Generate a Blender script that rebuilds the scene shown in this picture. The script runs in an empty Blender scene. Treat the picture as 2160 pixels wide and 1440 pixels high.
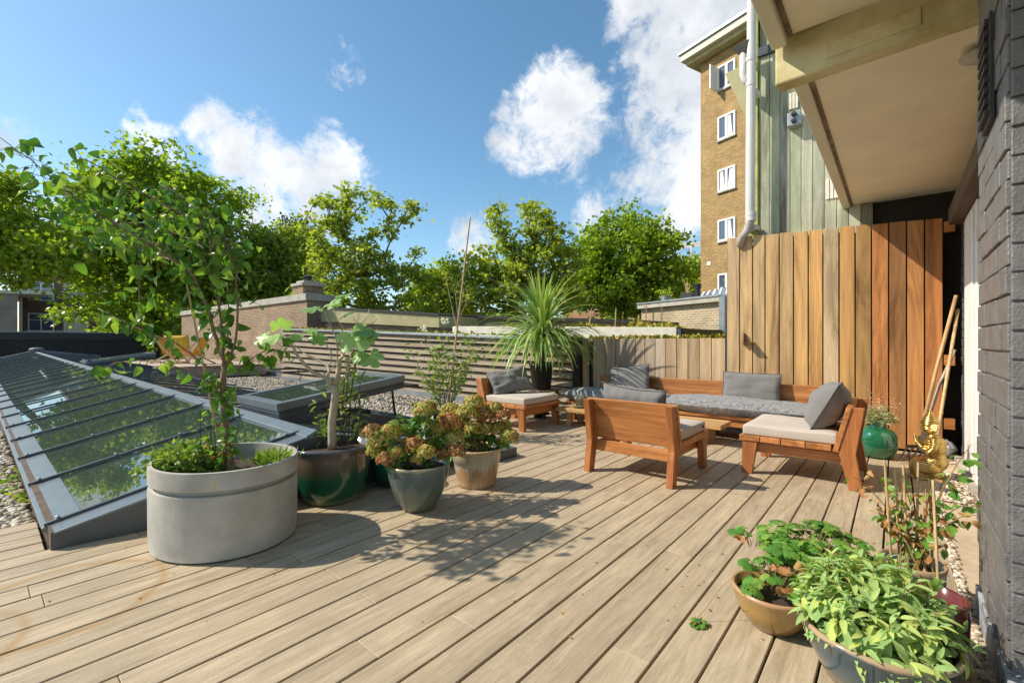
import bpy, math, random
import numpy as np
from mathutils import Vector, Matrix
from mathutils import noise as mnoise
S = bpy.context.scene
C = S.collection
R = math.radians
random.seed(7); rng = np.random.default_rng(7)

# ---------------------------------------------------------------- camera
F = 960.0; EYE = 1.2; TH = math.atan(810 / F); cT, sT = math.cos(TH), math.sin(TH)
cam = bpy.data.cameras.new('camera'); co = bpy.data.objects.new('camera', cam); C.objects.link(co)
co.location = (0, 0, EYE); co.rotation_euler = (R(90), 0, TH)
cam.sensor_width = 36; cam.lens = 36 * F / 2160; cam.clip_start = .05; cam.clip_end = 2000
S.camera = co

def W(lat, dep, z=0): return Vector((lat * cT - dep * sT, lat * sT + dep * cT, z))
def G(px, py, z=0):                                   # surveyed point on a level plane
    d = (EYE - z) * F / (py - 720); return W((px - 1080) / F * d, d, z)
def A(px, py, d): return W((px - 1080) / F * d, d, EYE - (py - 720) * d / F)   # surveyed point at a distance
def onY(px, py, Y):
    r = (px - 1080) / F; d = Y / (r * sT + cT); return Vector((d * (r * cT - sT), Y, EYE - (py - 720) * d / F))
def onX(px, py, X):
    r = (px - 1080) / F; d = X / (r * cT - sT); return Vector((X, d * (r * sT + cT), EYE - (py - 720) * d / F))

# ---------------------------------------------------------------- sun, sky, exposure
ELEV = R(41.9); SD = Vector((-.785 * math.cos(ELEV), -.62 * math.cos(ELEV), math.sin(ELEV))).normalized()
sun = bpy.data.lights.new('sun', 'SUN'); sun.energy = 4.0; sun.angle = R(.55); sun.color = (1, .93, .80)
so = bpy.data.objects.new('sun', sun); C.objects.link(so); so.rotation_euler = SD.to_track_quat('Z', 'Y').to_euler()
w = bpy.data.worlds.new('World'); S.world = w; w.use_nodes = True
wt = w.node_tree; wt.nodes.clear()
def wn(t, **k):
    n = wt.nodes.new(t)
    for a, b in k.items(): setattr(n, a, b)
    return n
def wl(a, b): wt.links.new(a, b)
sky = wn('ShaderNodeTexSky', sky_type='NISHITA', sun_disc=False, sun_elevation=ELEV, sun_rotation=math.atan2(-.785, -.62), altitude=0, air_density=1.0, dust_density=.6, ozone_density=2.2)
def wmath(op, a, b=None, clamp=False):
    n = wn('ShaderNodeMath', operation=op, use_clamp=clamp)
    for i, x in enumerate((a, b)):
        if x is None: continue
        if isinstance(x, (int, float)): n.inputs[i].default_value = x
        else: wl(x, n.inputs[i])
    return n.outputs[0]
tc = wn('ShaderNodeTexCoord'); dirv = tc.outputs['Generated']
def wnoise(scale, detail, rough, off=(0, 0, 0), dist=0.0):
    mp = wn('ShaderNodeMapping'); mp.inputs['Location'].default_value = off; wl(dirv, mp.inputs[0])
    n = wn('ShaderNodeTexNoise'); n.inputs['Scale'].default_value = scale; n.inputs['Detail'].default_value = detail
    n.inputs['Roughness'].default_value = rough; n.inputs['Distortion'].default_value = dist; wl(mp.outputs[0], n.inputs[0]); return n
nz = wnoise(6, 9, .66, (3, 1, 2), .3); nzf = wnoise(22, 8, .7, (1, 5, 2), .5)
# clouds: (px, py, radius px, weight) of the cloud banks, as directions of the sky
CL = [(1165, 245, 105, 1.0), (1100, 290, 70, .95), (1225, 265, 85, .95), (1170, 190, 50, .7),
      (450, 275, 60, .9), (530, 325, 80, .95), (600, 400, 100, 1.0), (690, 350, 75, .85), (560, 440, 70, .9), (740, 400, 55, .6), (650, 440, 80, .8),
      (300, 240, 42, .7), (320, 300, 70, .75), (250, 310, 45, .5),
      (1440, 30, 150, .95), (1480, 130, 130, 1.0), (1420, 220, 110, .9), (1470, 300, 90, .8), (1370, 350, 80, .75), (1440, 400, 90, .85),
      (1300, 410, 75, .75), (1270, 450, 60, .7), (1400, 440, 80, .9), (1560, 60, 150, .9), (1330, 110, 60, .5),
      (1010, 510, 60, .65), (722, 135, 38, .16), (880, 465, 35, .4), (80, 470, 90, .5), (20, 560, 90, .6), (-300, 250, 260, .8), (2500, 200, 400, .8)]
acc = None
for px, py, r, wgt in CL:
    d = W((px - 1080) / F, 1, (720 - py) / F).normalized()
    vd = wn('ShaderNodeVectorMath', operation='DOT_PRODUCT'); wl(dirv, vd.inputs[0]); vd.inputs[1].default_value = d
    n2 = ((px - 1080) / F) ** 2 + ((720 - py) / F) ** 2 + 1
    ang = r / F / n2 ** .72
    mr = wn('ShaderNodeMapRange', interpolation_type='SMOOTHSTEP'); wl(vd.outputs['Value'], mr.inputs[0])
    mr.inputs[1].default_value = math.cos(ang * 1.6); mr.inputs[2].default_value = math.cos(ang * .2); mr.inputs[3].default_value = 0; mr.inputs[4].default_value = wgt
    acc = mr.outputs[0] if acc is None else wmath('MAXIMUM', acc, mr.outputs[0])
dens = wmath('ADD', wmath('MULTIPLY', acc, .92), wmath('ADD', wmath('MULTIPLY', wmath('SUBTRACT', nz.outputs[0], .5), 2.3), wmath('MULTIPLY', wmath('SUBTRACT', nzf.outputs[0], .5), 1.3)))
mr = wn('ShaderNodeMapRange', interpolation_type='SMOOTHSTEP'); wl(dens, mr.inputs[0]); mr.inputs[1].default_value = .34; mr.inputs[2].default_value = .98
cov = wmath('MULTIPLY', mr.outputs[0], wmath('GREATER_THAN', acc, .01), True)
nz2 = wnoise(4.5, 5, .55, (3, 1, 2.06)); ramp = wn('ShaderNodeValToRGB'); wl(wmath('ADD', wmath('MULTIPLY', nz2.outputs[0], .9), wmath('MULTIPLY', dens, .14)), ramp.inputs[0])
ramp.color_ramp.elements[0].position = .42; ramp.color_ramp.elements[0].color = (.92, .92, .93, 1)
ramp.color_ramp.elements[1].position = .68; ramp.color_ramp.elements[1].color = (.50, .545, .60, 1)
hs = wn('ShaderNodeHueSaturation'); hs.inputs['Hue'].default_value = .487; hs.inputs['Saturation'].default_value = 1.12; hs.inputs['Value'].default_value = .95; wl(sky.outputs[0], hs.inputs['Color'])
b1 = wn('ShaderNodeBackground'); wl(hs.outputs[0], b1.inputs[0]); b1.inputs[1].default_value = .128
b2 = wn('ShaderNodeBackground'); wl(ramp.outputs[0], b2.inputs[0]); b2.inputs[1].default_value = .88
mx = wn('ShaderNodeMixShader'); wl(cov, mx.inputs[0]); wl(b1.outputs[0], mx.inputs[1]); wl(b2.outputs[0], mx.inputs[2])
wo = wn('ShaderNodeOutputWorld'); wl(mx.outputs[0], wo.inputs[0])
S.view_settings.view_transform = 'Standard'; S.view_settings.look = 'None'; S.view_settings.gamma = 1; S.view_settings.exposure = .55
S.render.engine = 'CYCLES'; S.cycles.max_bounces = 8; S.cycles.diffuse_bounces = 6; S.cycles.transparent_max_bounces = 6

# ---------------------------------------------------------------- mesh helpers
LOC = {}
class MB:
    def __init__(s): s.v = []; s.f = []; s.c = []; s.col = (1, 1, 1)
    def add(s, vs, fs):
        n = len(s.v); s.v += [tuple(v) for v in vs]; s.f += [tuple(i + n for i in f) for f in fs]; s.c += [s.col] * len(fs); return s
    def hexa(s, p):   # 8 points: bottom ring 0-3, top ring 4-7
        return s.add(p, [(3, 2, 1, 0), (4, 5, 6, 7), (0, 1, 5, 4), (1, 2, 6, 5), (2, 3, 7, 6), (3, 0, 4, 7)])
    def box(s, x0, x1, y0, y1, z0, z1):
        return s.hexa([(x0, y0, z0), (x1, y0, z0), (x1, y1, z0), (x0, y1, z0), (x0, y0, z1), (x1, y0, z1), (x1, y1, z1), (x0, y1, z1)])
    def beam(s, a, b, w_, h_, up=(0, 0, 1)):
        a, b = Vector(a), Vector(b); d = (b - a).normalized(); x = d.cross(Vector(up)).normalized() * w_ / 2; y = x.cross(d).normalized() * h_ / 2
        return s.hexa([a - x - y, a + x - y, b + x - y, b - x - y, a - x + y, a + x + y, b + x + y, b - x + y])
    def prism(s, poly, vec):
        n = len(poly); vec = Vector(vec); P = [Vector(p) for p in poly]
        return s.add(P + [p + vec for p in P], [tuple(range(n - 1, -1, -1)), tuple(range(n, 2 * n))] + [(i, (i + 1) % n, n + (i + 1) % n, n + i) for i in range(n)])
    def quad(s, *p): return s.add(p, [tuple(range(len(p)))])
    def tube(s, pts, rs, n=8):
        pts = [Vector(p) for p in pts]
        if not hasattr(rs, '__len__'): rs = [rs] * len(pts)
        vs = []; ref = Vector((.3, .5, .8))
        for i, p in enumerate(pts):
            d = (pts[min(i + 1, len(pts) - 1)] - pts[max(i - 1, 0)])
            d = d.normalized() if d.length > 1e-6 else Vector((0, 0, 1))
            x = d.cross(ref)
            if x.length < .05: x = d.cross(Vector((1, 0, 0)))
            x.normalize(); y = d.cross(x)
            for k in range(n):
                a = 2 * math.pi * k / n; vs.append(p + (x * math.cos(a) + y * math.sin(a)) * rs[i])
        fs = [(i * n + k, i * n + (k + 1) % n, (i + 1) * n + (k + 1) % n, (i + 1) * n + k) for i in range(len(pts) - 1) for k in range(n)]
        fs += [tuple(range(n - 1, -1, -1)), tuple(range((len(pts) - 1) * n, len(pts) * n))]
        return s.add(vs, fs)
    def lathe(s, prof, c=(0, 0, 0), n=40, sx=1, sy=1, rot=0, wob=0):
        vs = []; cr, sr = math.cos(rot), math.sin(rot)
        for r, z in prof:
            for k in range(n):
                a = 2 * math.pi * k / n; rr = r * (1 + wob * math.sin(3 * a + z * 9)); x = rr * sx * math.cos(a); y = rr * sy * math.sin(a)
                vs.append((c[0] + x * cr - y * sr, c[1] + x * sr + y * cr, c[2] + z))
        fs = [(i * n + k, i * n + (k + 1) % n, (i + 1) * n + (k + 1) % n, (i + 1) * n + k) for i in range(len(prof) - 1) for k in range(n)]
        fs += [tuple(range(n - 1, -1, -1)), tuple(range((len(prof) - 1) * n, len(prof) * n))]
        return s.add(vs, fs)
    def ball(s, c, rx, ry=None, rz=None, nu=12, nv=8):
        ry = ry or rx; rz = rz or rx
        return s.lathe([(rx * max(math.sin(math.pi * i / nv), .001), -rz * math.cos(math.pi * i / nv)) for i in range(nv + 1)], c, nu, 1, ry / rx)
    def build(s, name, mat, parent=None, smooth=False, bevel=0, bseg=2, tint=False):
        me = bpy.data.meshes.new(name); off = wloc(parent) if parent else None
        V_ = np.array(s.v, dtype=float)
        if parent is None:
            off = Vector(((V_[:, 0].min() + V_[:, 0].max()) / 2, (V_[:, 1].min() + V_[:, 1].max()) / 2, V_[:, 2].min()))
        V_ = V_ - np.array(off)
        me.from_pydata([tuple(v) for v in V_], [], s.f)
        return fin(me, name, mat, parent, smooth, bevel, bseg, off, s.c)
def wloc(o): return LOC.get(o.name, Vector((0, 0, 0)))
def fin(me, name, mat, parent, smooth, bevel, bseg, off, cols=None):
    if len(me.polygons) < 60000:
        uv = me.uv_layers.new(name='UVMap'); n = len(me.loops); vi = np.empty(n, np.int32); me.loops.foreach_get('vertex_index', vi)
        co_ = np.empty(len(me.vertices) * 3); me.vertices.foreach_get('co', co_); co_ = co_.reshape(-1, 3)[vi] + np.array(off)
        pn = np.empty(len(me.polygons) * 3); me.polygons.foreach_get('normal', pn); pn = pn.reshape(-1, 3); lt = np.empty(len(me.polygons), np.int32); me.polygons.foreach_get('loop_total', lt)
        nn = np.repeat(pn, lt, axis=0); t = np.stack([-nn[:, 1], nn[:, 0]], 1); l = np.linalg.norm(t, axis=1); flat = l < .5; t = t / np.maximum(l, 1e-6)[:, None]
        u = np.where(flat, co_[:, 0], co_[:, 0] * t[:, 0] + co_[:, 1] * t[:, 1]); v = np.where(flat, co_[:, 1], co_[:, 2])
        uv.data.foreach_set('uv', np.stack([u, v], 1).astype(np.float32).ravel())
    if cols is not None and len(set(cols)) > 1:
        at = me.attributes.new('tint', 'FLOAT_COLOR', 'FACE'); at.data.foreach_set('color', np.array([(*c, 1) for c in cols], np.float32).ravel())
    if smooth: me.polygons.foreach_set('use_smooth', np.ones(len(me.polygons), bool))
    if mat: me.materials.append(mat)
    o = bpy.data.objects.new(name, me); C.objects.link(o)
    if parent is None: o.location = off
    else: o.parent = parent
    LOC[o.name] = Vector(off)
    if bevel:
        b = o.modifiers.new('bevel', 'BEVEL'); b.width = bevel; b.segments = bseg; b.limit_method = 'ANGLE'; b.angle_limit = R(40)
        if hasattr(b, 'harden_normals'): b.harden_normals = False
    return o
def tag(o, label=None, cat=None, group=None, kind=None):
    if label: o['label'] = label
    if cat: o['category'] = cat
    if group: o['group'] = group
    if kind: o['kind'] = kind
    return o
def thing(name, label, cat, loc=(0, 0, 0), group=None):
    o = bpy.data.objects.new(name, None); C.objects.link(o); o.location = loc; o.empty_display_size = .1; LOC[o.name] = Vector(loc)
    return tag(o, label, cat, group)
def struct(o): o['kind'] = 'structure'; return o
def dup(root):
    r = root.copy(); C.objects.link(r)
    for ch in list(root.children):
        c = ch.copy(); C.objects.link(c); c.parent = r
        for g in ch.children:
            d = g.copy(); C.objects.link(d); d.parent = c
    return r

# leaves: many small shaped faces built at once
def grid_leaf(nx, ny, width, curl, fold, wave=0, power=.8, rnd=1.0):
    vs = []; fs = []
    for j in range(ny + 1):
        t = j / ny; wd = width * max(math.sin(math.pi * min(t ** power * .97 + .02, 1)), 0) ** rnd
        for i in range(nx + 1):
            u = 2 * i / nx - 1
            vs.append((u * wd, t, -curl * t * t + fold * abs(u) * wd + wave * math.sin(t * 9 + u * 3) * wd))
    for j in range(ny):
        for i in range(nx): a = j * (nx + 1) + i; fs.append((a, a + 1, a + nx + 2, a + nx + 1))
    return np.array(vs), fs
def lobed_leaf(lobes=5, depth=.55, cup=.12, serr=0):
    n = lobes * 8; vs = [(0, .28, .03)]
    for k in range(n + 1):
        a = -2.55 + 5.1 * k / n; m = abs(math.sin(math.pi * (k / n) * lobes)) ** .55
        main = .62 + .38 * math.cos(a * .62)
        r = main * (1 - depth + depth * m) * (.62) * (1 + serr * (k % 2))
        x = math.sin(a) * r; y = .28 + math.cos(a) * r
        vs.append((x, y, -cup * (x * x + (y - .28) ** 2) * 3 + .03 * math.sin(k)))
    return np.array(vs), [(0, k + 1, k + 2) for k in range(n)]
OVAL = grid_leaf(2, 4, .33, .35, .35); OVALF = grid_leaf(2, 4, .36, .1, .3); SAGE = grid_leaf(2, 6, .17, .4, .35, 0, .95, .65); NARROW = grid_leaf(2, 3, .14, .3, .3); PEAR = grid_leaf(4, 7, .38, .7, .45, .10, .8, .62)
DIAM = (np.array([(0, 0, 0), (.42, .45, .12), (0, 1, -.08), (-.42, .45, .12)]), [(0, 1, 2, 3)])
MAPLE = (np.array([(0, 0, 0), (.30, .12, .05), (.55, .52, .0), (.22, .55, .08), (0, 1, -.08), (-.22, .55, .08), (-.55, .52, 0), (-.30, .12, .05)]), [(0, 1, 2, 3), (0, 3, 4, 5), (0, 5, 6, 7)])
BLADE = grid_leaf(1, 6, .04, .5, 0, 0, .5); THIN = grid_leaf(1, 2, .09, .2, 0); LOBED = lobed_leaf(5, .5, .15); FIG = lobed_leaf(5, .42, .10)
SERR = lobed_leaf(3, .18, .25, .16)
FLOR = (np.array([(0, 0, 0), (.5, .25, .1), (.45, .75, .0), (0, 1, .1), (-.45, .75, 0), (-.5, .25, .1)]), [(0, 1, 2, 3), (0, 3, 4, 5)])
def leaves(name, mat, parent, P, D, Nn, Sz, tmpl, smooth=False):
    P = np.asarray(P, float); D = np.asarray(D, float); Nn = np.asarray(Nn, float); Sz = np.asarray(Sz, float); n = len(P)
    D = D / np.maximum(np.linalg.norm(D, axis=1), 1e-6)[:, None]; X = np.cross(D, Nn); X = X / np.maximum(np.linalg.norm(X, axis=1), 1e-6)[:, None]; Z = np.cross(X, D)
    tv, tf = tmpl; k = len(tv)
    V_ = P[:, None, :] + Sz[:, None, None] * (tv[None, :, 0, None] * X[:, None] + tv[None, :, 1, None] * D[:, None] + tv[None, :, 2, None] * Z[:, None])
    V_ = V_.reshape(-1, 3); off = wloc(parent) if parent else Vector((V_[:, 0].mean(), V_[:, 1].mean(), V_[:, 2].min())); V_ = V_ - np.array(off)
    fl = np.array([len(f) for f in tf]); base = np.concatenate([np.array(f) for f in tf])
    loops = (base[None, :] + (np.arange(n) * k)[:, None]).ravel(); tot = np.tile(fl, n); start = np.concatenate([[0], np.cumsum(tot)[:-1]])
    me = bpy.data.meshes.new(name); me.vertices.add(len(V_)); me.vertices.foreach_set('co', V_.astype(np.float32).ravel())
    me.loops.add(len(loops)); me.loops.foreach_set('vertex_index', loops.astype(np.int32))
    me.polygons.add(len(tot)); me.polygons.foreach_set('loop_start', start.astype(np.int32)); me.polygons.foreach_set('loop_total', tot.astype(np.int32))
    me.update(calc_edges=True); me.validate()
    if smooth: me.polygons.foreach_set('use_smooth', np.ones(len(me.polygons), bool))
    me.materials.append(mat); o = bpy.data.objects.new(name, me); C.objects.link(o)
    if parent: o.parent = parent
    else: o.location = off
    LOC[o.name] = Vector(off); return o
def rdir(n, up=0.0):
    d = rng.normal(size=(n, 3)); d /= np.linalg.norm(d, axis=1)[:, None]; d[:, 2] += up; return d

# ---------------------------------------------------------------- materials
def mat(name):
    m = bpy.data.materials.new(name); m.use_nodes = True; nt = m.node_tree; return m, nt, nt.nodes['Principled BSDF']
def nd(nt, t, ins=None, **k):
    n = nt.nodes.new(t)
    for a, b in k.items(): setattr(n, a, b)
    for a, b in (ins or {}).items():
        if hasattr(b, 'is_linked') or isinstance(b, bpy.types.NodeSocket): nt.links.new(b, n.inputs[a])
        else: n.inputs[a].default_value = b
    return n
def ramp4(nt, fac, stops):
    r = nt.nodes.new('ShaderNodeValToRGB'); nt.links.new(fac, r.inputs[0]); e = r.color_ramp.elements
    while len(e) < len(stops): e.new(.5)
    for i, (p, c) in enumerate(stops): e[i].position = p; e[i].color = (*c, 1)
    return r.outputs[0]
def mixc(nt, fac, a, b, mode='MIX'):
    n = nt.nodes.new('ShaderNodeMix'); n.data_type = 'RGBA'; n.blend_type = mode
    for i, x in ((0, fac), (6, a), (7, b)):
        if isinstance(x, bpy.types.NodeSocket): nt.links.new(x, n.inputs[i])
        elif isinstance(x, (int, float)): n.inputs[i].default_value = x
        else: n.inputs[i].default_value = (*x, 1)
    return n.outputs[2]
def mth(nt, op, a, b=0.0):
    n = nt.nodes.new('ShaderNodeMath'); n.operation = op
    for i, x in enumerate((a, b)):
        if isinstance(x, bpy.types.NodeSocket): nt.links.new(x, n.inputs[i])
        else: n.inputs[i].default_value = x
    return n.outputs[0]
def bump(nt, bs, h, strength, dist=.01):
    b = nd(nt, 'ShaderNodeBump', {'Height': h, 'Strength': strength, 'Distance': dist}); nt.links.new(b.outputs[0], bs.inputs['Normal'])
def plain(name, c, rough=.6, metal=0, var=.12, scale=6, bmp=0.0, c2=None, coat=0):
    m, nt, bs = mat(name); tcn = nd(nt, 'ShaderNodeTexCoord')
    n = nd(nt, 'ShaderNodeTexNoise', {'Vector': tcn.outputs['Object'], 'Scale': scale, 'Detail': 6, 'Roughness': .65})
    c2 = c2 or tuple(x * (1 - var * 1.6) for x in c)
    nt.links.new(ramp4(nt, n.outputs[0], [(.32, c2), (.68, tuple(min(x * (1 + var * .5), .95) for x in c))]), bs.inputs['Base Color'])
    bs.inputs['Roughness'].default_value = rough; bs.inputs['Metallic'].default_value = metal; bs.inputs['Coat Weight'].default_value = coat
    if bmp:
        n2 = nd(nt, 'ShaderNodeTexNoise', {'Vector': tcn.outputs['Object'], 'Scale': scale * 12, 'Detail': 4}); bump(nt, bs, n2.outputs[0], bmp, .004)
    return m
def wood(name, stops, axis, rough=.6, across=26, along=1.1, patch=None, tint=False, stain=False, bmp=.35, spec=.3, streak=.6, isl_v=.34):
    m, nt, bs = mat(name); tcn = nd(nt, 'ShaderNodeTexCoord'); geo = nd(nt, 'ShaderNodeNewGeometry')
    off = nd(nt, 'ShaderNodeVectorMath', {0: (7.3, 3.1, 9.7)}, operation='SCALE'); nt.links.new(mth(nt, 'MULTIPLY', geo.outputs['Random Per Island'], 5), off.inputs['Scale'])
    ad = nd(nt, 'ShaderNodeVectorMath', {0: tcn.outputs['Object'], 1: off.outputs[0]}, operation='ADD')
    sc = [across] * 3; sc['xyz'.index(axis)] = along
    mp = nd(nt, 'ShaderNodeMapping', {'Vector': ad.outputs[0], 'Scale': sc})
    n1 = nd(nt, 'ShaderNodeTexNoise', {'Vector': mp.outputs[0], 'Scale': 1, 'Detail': 7, 'Roughness': .62, 'Distortion': .9})
    sc2 = [x * 4.5 for x in sc]; sc2['xyz'.index(axis)] = along * 5
    mp2 = nd(nt, 'ShaderNodeMapping', {'Vector': ad.outputs[0], 'Scale': sc2}); n2 = nd(nt, 'ShaderNodeTexNoise', {'Vector': mp2.outputs[0], 'Scale': 1, 'Detail': 3})
    fac = mth(nt, 'ADD', mth(nt, 'MULTIPLY', n1.outputs[0], .75), mth(nt, 'MULTIPLY', n2.outputs[0], .25))
    col = ramp4(nt, fac, stops)
    isl = nd(nt, 'ShaderNodeHueSaturation', {'Color': col}); nt.links.new(mth(nt, 'ADD', mth(nt, 'MULTIPLY', geo.outputs['Random Per Island'], isl_v), 1 - isl_v / 2), isl.inputs['Value'])
    col = isl.outputs[0]
    sc5 = [across * .22] * 3; sc5['xyz'.index(axis)] = along * .55
    mp5 = nd(nt, 'ShaderNodeMapping', {'Vector': ad.outputs[0], 'Scale': sc5}); n5 = nd(nt, 'ShaderNodeTexNoise', {'Vector': mp5.outputs[0], 'Scale': 1, 'Detail': 6, 'Roughness': .7, 'Distortion': 1.2})
    col = mixc(nt, streak, col, mixc(nt, 1.0, col, ramp4(nt, n5.outputs[0], [(.33, (.44, .40, .35)), (.5, (.96, .96, .96)), (.68, (1.28, 1.26, 1.24))]), 'MULTIPLY'))
    n6 = nd(nt, 'ShaderNodeTexNoise', {'Vector': tcn.outputs['Object'], 'Scale': 210, 'Detail': 2}); col = mixc(nt, .55, col, mixc(nt, 1.0, col, ramp4(nt, n6.outputs[0], [(.3, (.72, .72, .72)), (.7, (1.2, 1.2, 1.2))]), 'MULTIPLY'))
    if patch:
        n3 = nd(nt, 'ShaderNodeTexNoise', {'Vector': tcn.outputs['Object'], 'Scale': 1.7, 'Detail': 7, 'Roughness': .7})
        f3 = nd(nt, 'ShaderNodeMapRange', {0: n3.outputs[0], 1: .47, 2: .72}); col = mixc(nt, mth(nt, 'MULTIPLY', f3.outputs[0], .75), col, patch)
    if stain:   # water rings left by pots once standing on the boards
        for (cx, cy, rr, wd) in ((-2.965, .255, .39, .035), (-2.82, -.21, .35, .035)):
            sp = nd(nt, 'ShaderNodeVectorMath', {0: geo.outputs['Position'], 1: (cx, cy, 0)}, operation='SUBTRACT')
            ln = nd(nt, 'ShaderNodeVectorMath', {0: sp.outputs[0], 1: (1, 1, 0)}, operation='MULTIPLY'); l2 = nd(nt, 'ShaderNodeVectorMath', {0: ln.outputs[0]}, operation='LENGTH')
            n4 = nd(nt, 'ShaderNodeTexNoise', {'Vector': tcn.outputs['Object'], 'Scale': 3, 'Detail': 4})
            dd = mth(nt, 'ABSOLUTE', mth(nt, 'SUBTRACT', mth(nt, 'ADD', l2.outputs['Value'], mth(nt, 'MULTIPLY', n4.outputs[0], .12)), rr + .06))
            k = nd(nt, 'ShaderNodeMapRange', {0: dd, 1: wd, 2: 0, 3: 0, 4: 1})
            col = mixc(nt, mth(nt, 'MULTIPLY', mth(nt, 'MULTIPLY', k.outputs[0], n4.outputs[0]), 1.15), col, (.34, .19, .06))
    if tint:
        at = nd(nt, 'ShaderNodeAttribute', attribute_name='tint'); col = mixc(nt, 1.0, col, at.outputs['Color'], 'MULTIPLY')
    nt.links.new(col, bs.inputs['Base Color']); bs.inputs['Roughness'].default_value = rough; bs.inputs['Specular IOR Level'].default_value = spec
    bump(nt, bs, fac, bmp, .004); return m
def brick(name, c1, c2, mortar, bw=.21, bh=.0625, ms=.008, rough=.85, bmp=.6):
    m, nt, bs = mat(name); uv = nd(nt, 'ShaderNodeUVMap')
    b = nd(nt, 'ShaderNodeTexBrick', {'Vector': uv.outputs[0], 'Color1': (*c1, 1), 'Color2': (*c2, 1), 'Mortar': (*mortar, 1), 'Scale': 1, 'Mortar Size': ms, 'Brick Width': bw, 'Row Height': bh, 'Bias': -.1, 'Mortar Smooth': .2})
    n = nd(nt, 'ShaderNodeTexNoise', {'Vector': uv.outputs[0], 'Scale': 1.3, 'Detail': 8, 'Roughness': .7})
    n2 = nd(nt, 'ShaderNodeTexNoise', {'Vector': uv.outputs[0], 'Scale': 60, 'Detail': 3})
    col = mixc(nt, 1.0, b.outputs[0], ramp4(nt, n.outputs[0], [(.3, (.72, .70, .68)), (.7, (1.15, 1.12, 1.08))]), 'MULTIPLY')
    nt.links.new(col, bs.inputs['Base Color']); bs.inputs['Roughness'].default_value = rough
    h = mth(nt, 'ADD', mth(nt, 'MULTIPLY', b.outputs[1], -1), mth(nt, 'MULTIPLY', n2.outputs[0], .3)); bump(nt, bs, h, bmp, .006); return m
def leafm(name, c1, c2, c3=None, trans=.35, rough=.38, edge=.93):
    m, nt, bs = mat(name); geo = nd(nt, 'ShaderNodeNewGeometry'); st = [(.0, c1), (.55, c2), (edge, c3 or c2)]
    col = ramp4(nt, geo.outputs['Random Per Island'], st); nt.links.new(col, bs.inputs['Base Color']); bs.inputs['Roughness'].default_value = rough; bs.inputs['Specular IOR Level'].default_value = .35
    tr = nd(nt, 'ShaderNodeBsdfTranslucent'); c5 = mixc(nt, 1.0, col, (1.25, 1.35, .55), 'MULTIPLY'); nt.links.new(c5, tr.inputs[0])
    ms = nd(nt, 'ShaderNodeMixShader', {0: trans}); nt.links.new(bs.outputs[0], ms.inputs[1]); nt.links.new(tr.outputs[0], ms.inputs[2])
    nt.links.new(ms.outputs[0], nt.nodes['Material Output'].inputs[0]); return m
def glass(name, c=(.02, .035, .03), ior=1.75, tr=.0):
    m, nt, bs = mat(name); bs.inputs['Base Color'].default_value = (*c, 1); bs.inputs['Roughness'].default_value = .012; bs.inputs['IOR'].default_value = ior
    tcn = nd(nt, 'ShaderNodeTexCoord'); n = nd(nt, 'ShaderNodeTexNoise', {'Vector': tcn.outputs['Object'], 'Scale': 1.2, 'Detail': 2}); bump(nt, bs, n.outputs[0], .05, .02); return m

M = {}
M['deck'] = wood('deck_wood', [(.2, (.215, .162, .10)), (.43, (.39, .302, .195)), (.6, (.495, .392, .262)), (.85, (.585, .485, .34))], 'y', .62, 34, 2.2, patch=(.34, .265, .17), stain=True, streak=.36, isl_v=.12)
M['fence'] = wood('fence_wood', [(.2, (.42, .36, .30)), (.42, (.80, .72, .62)), (.6, (1.0, .92, .80)), (.8, (1.15, 1.1, 1.0))], 'z', .6, 20, .8, tint=True, streak=1.0)
M['teak'] = wood('oiled_hardwood', [(.22, (.20, .055, .016)), (.42, (.38, .125, .036)), (.6, (.50, .19, .058)), (.82, (.60, .26, .09))], 'z', .42, 24, 1.2, bmp=.15, spec=.4, streak=.8)
M['teakx'] = wood('oiled_hardwood_long', [(.22, (.24, .075, .02)), (.42, (.43, .16, .045)), (.6, (.56, .235, .075)), (.82, (.66, .32, .12))], 'x', .42, 24, 1.2, bmp=.15, spec=.4, streak=.8)
M['teaky'] = wood('oiled_hardwood_deep', [(.22, (.24, .075, .02)), (.42, (.43, .16, .045)), (.6, (.56, .235, .075)), (.82, (.66, .32, .12))], 'y', .42, 24, 1.2, bmp=.15, spec=.4, streak=.8)
M['tablew'] = wood('table_wood', [(.22, (.36, .19, .07)), (.45, (.52, .30, .12)), (.8, (.66, .42, .2))], 'x', .5, 20, .9, bmp=.15)
M['clad'] = wood('cladding_wood', [(.2, (.22, .215, .15)), (.45, (.36, .355, .265)), (.65, (.46, .45, .36)), (.85, (.62, .61, .53))], 'z', .75, 13, .8, patch=(.27, .28, .18), tint=True, streak=1.0)
M['slat'] = wood('weathered_slat', [(.2, (.14, .10, .065)), (.5, (.25, .19, .13)), (.8, (.38, .31, .23))], 'x', .8, 20, .6, patch=(.22, .18, .13))
M['timber'] = wood('grey_timber', [(.2, (.30, .23, .17)), (.5, (.48, .39, .30)), (.8, (.6, .5, .4))], 'x', .75, 16, .6)
M['concrete'] = plain('planter_concrete', (.48, .45, .39), .72, 0, .1, 4.5, .3, c2=(.33, .31, .27))
M['anthra'] = plain('anthracite_metal', (.085, .10, .11), .42, .3, .12, 5, 0)
M['anthral'] = plain('light_anthracite_metal', (.18, .21, .225), .34, .45, .12, 4, 0)
M['black'] = plain('black_plastic', (.022, .023, .025), .4, 0, .1, 5)
M['zinc'] = plain('zinc_sheet', (.36, .38, .39), .42, .55, .15, 3)
M['steel'] = plain('brown_black_steel', (.06, .052, .045), .55, .4, .2, 9)
M['bluebrick'] = None
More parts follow.
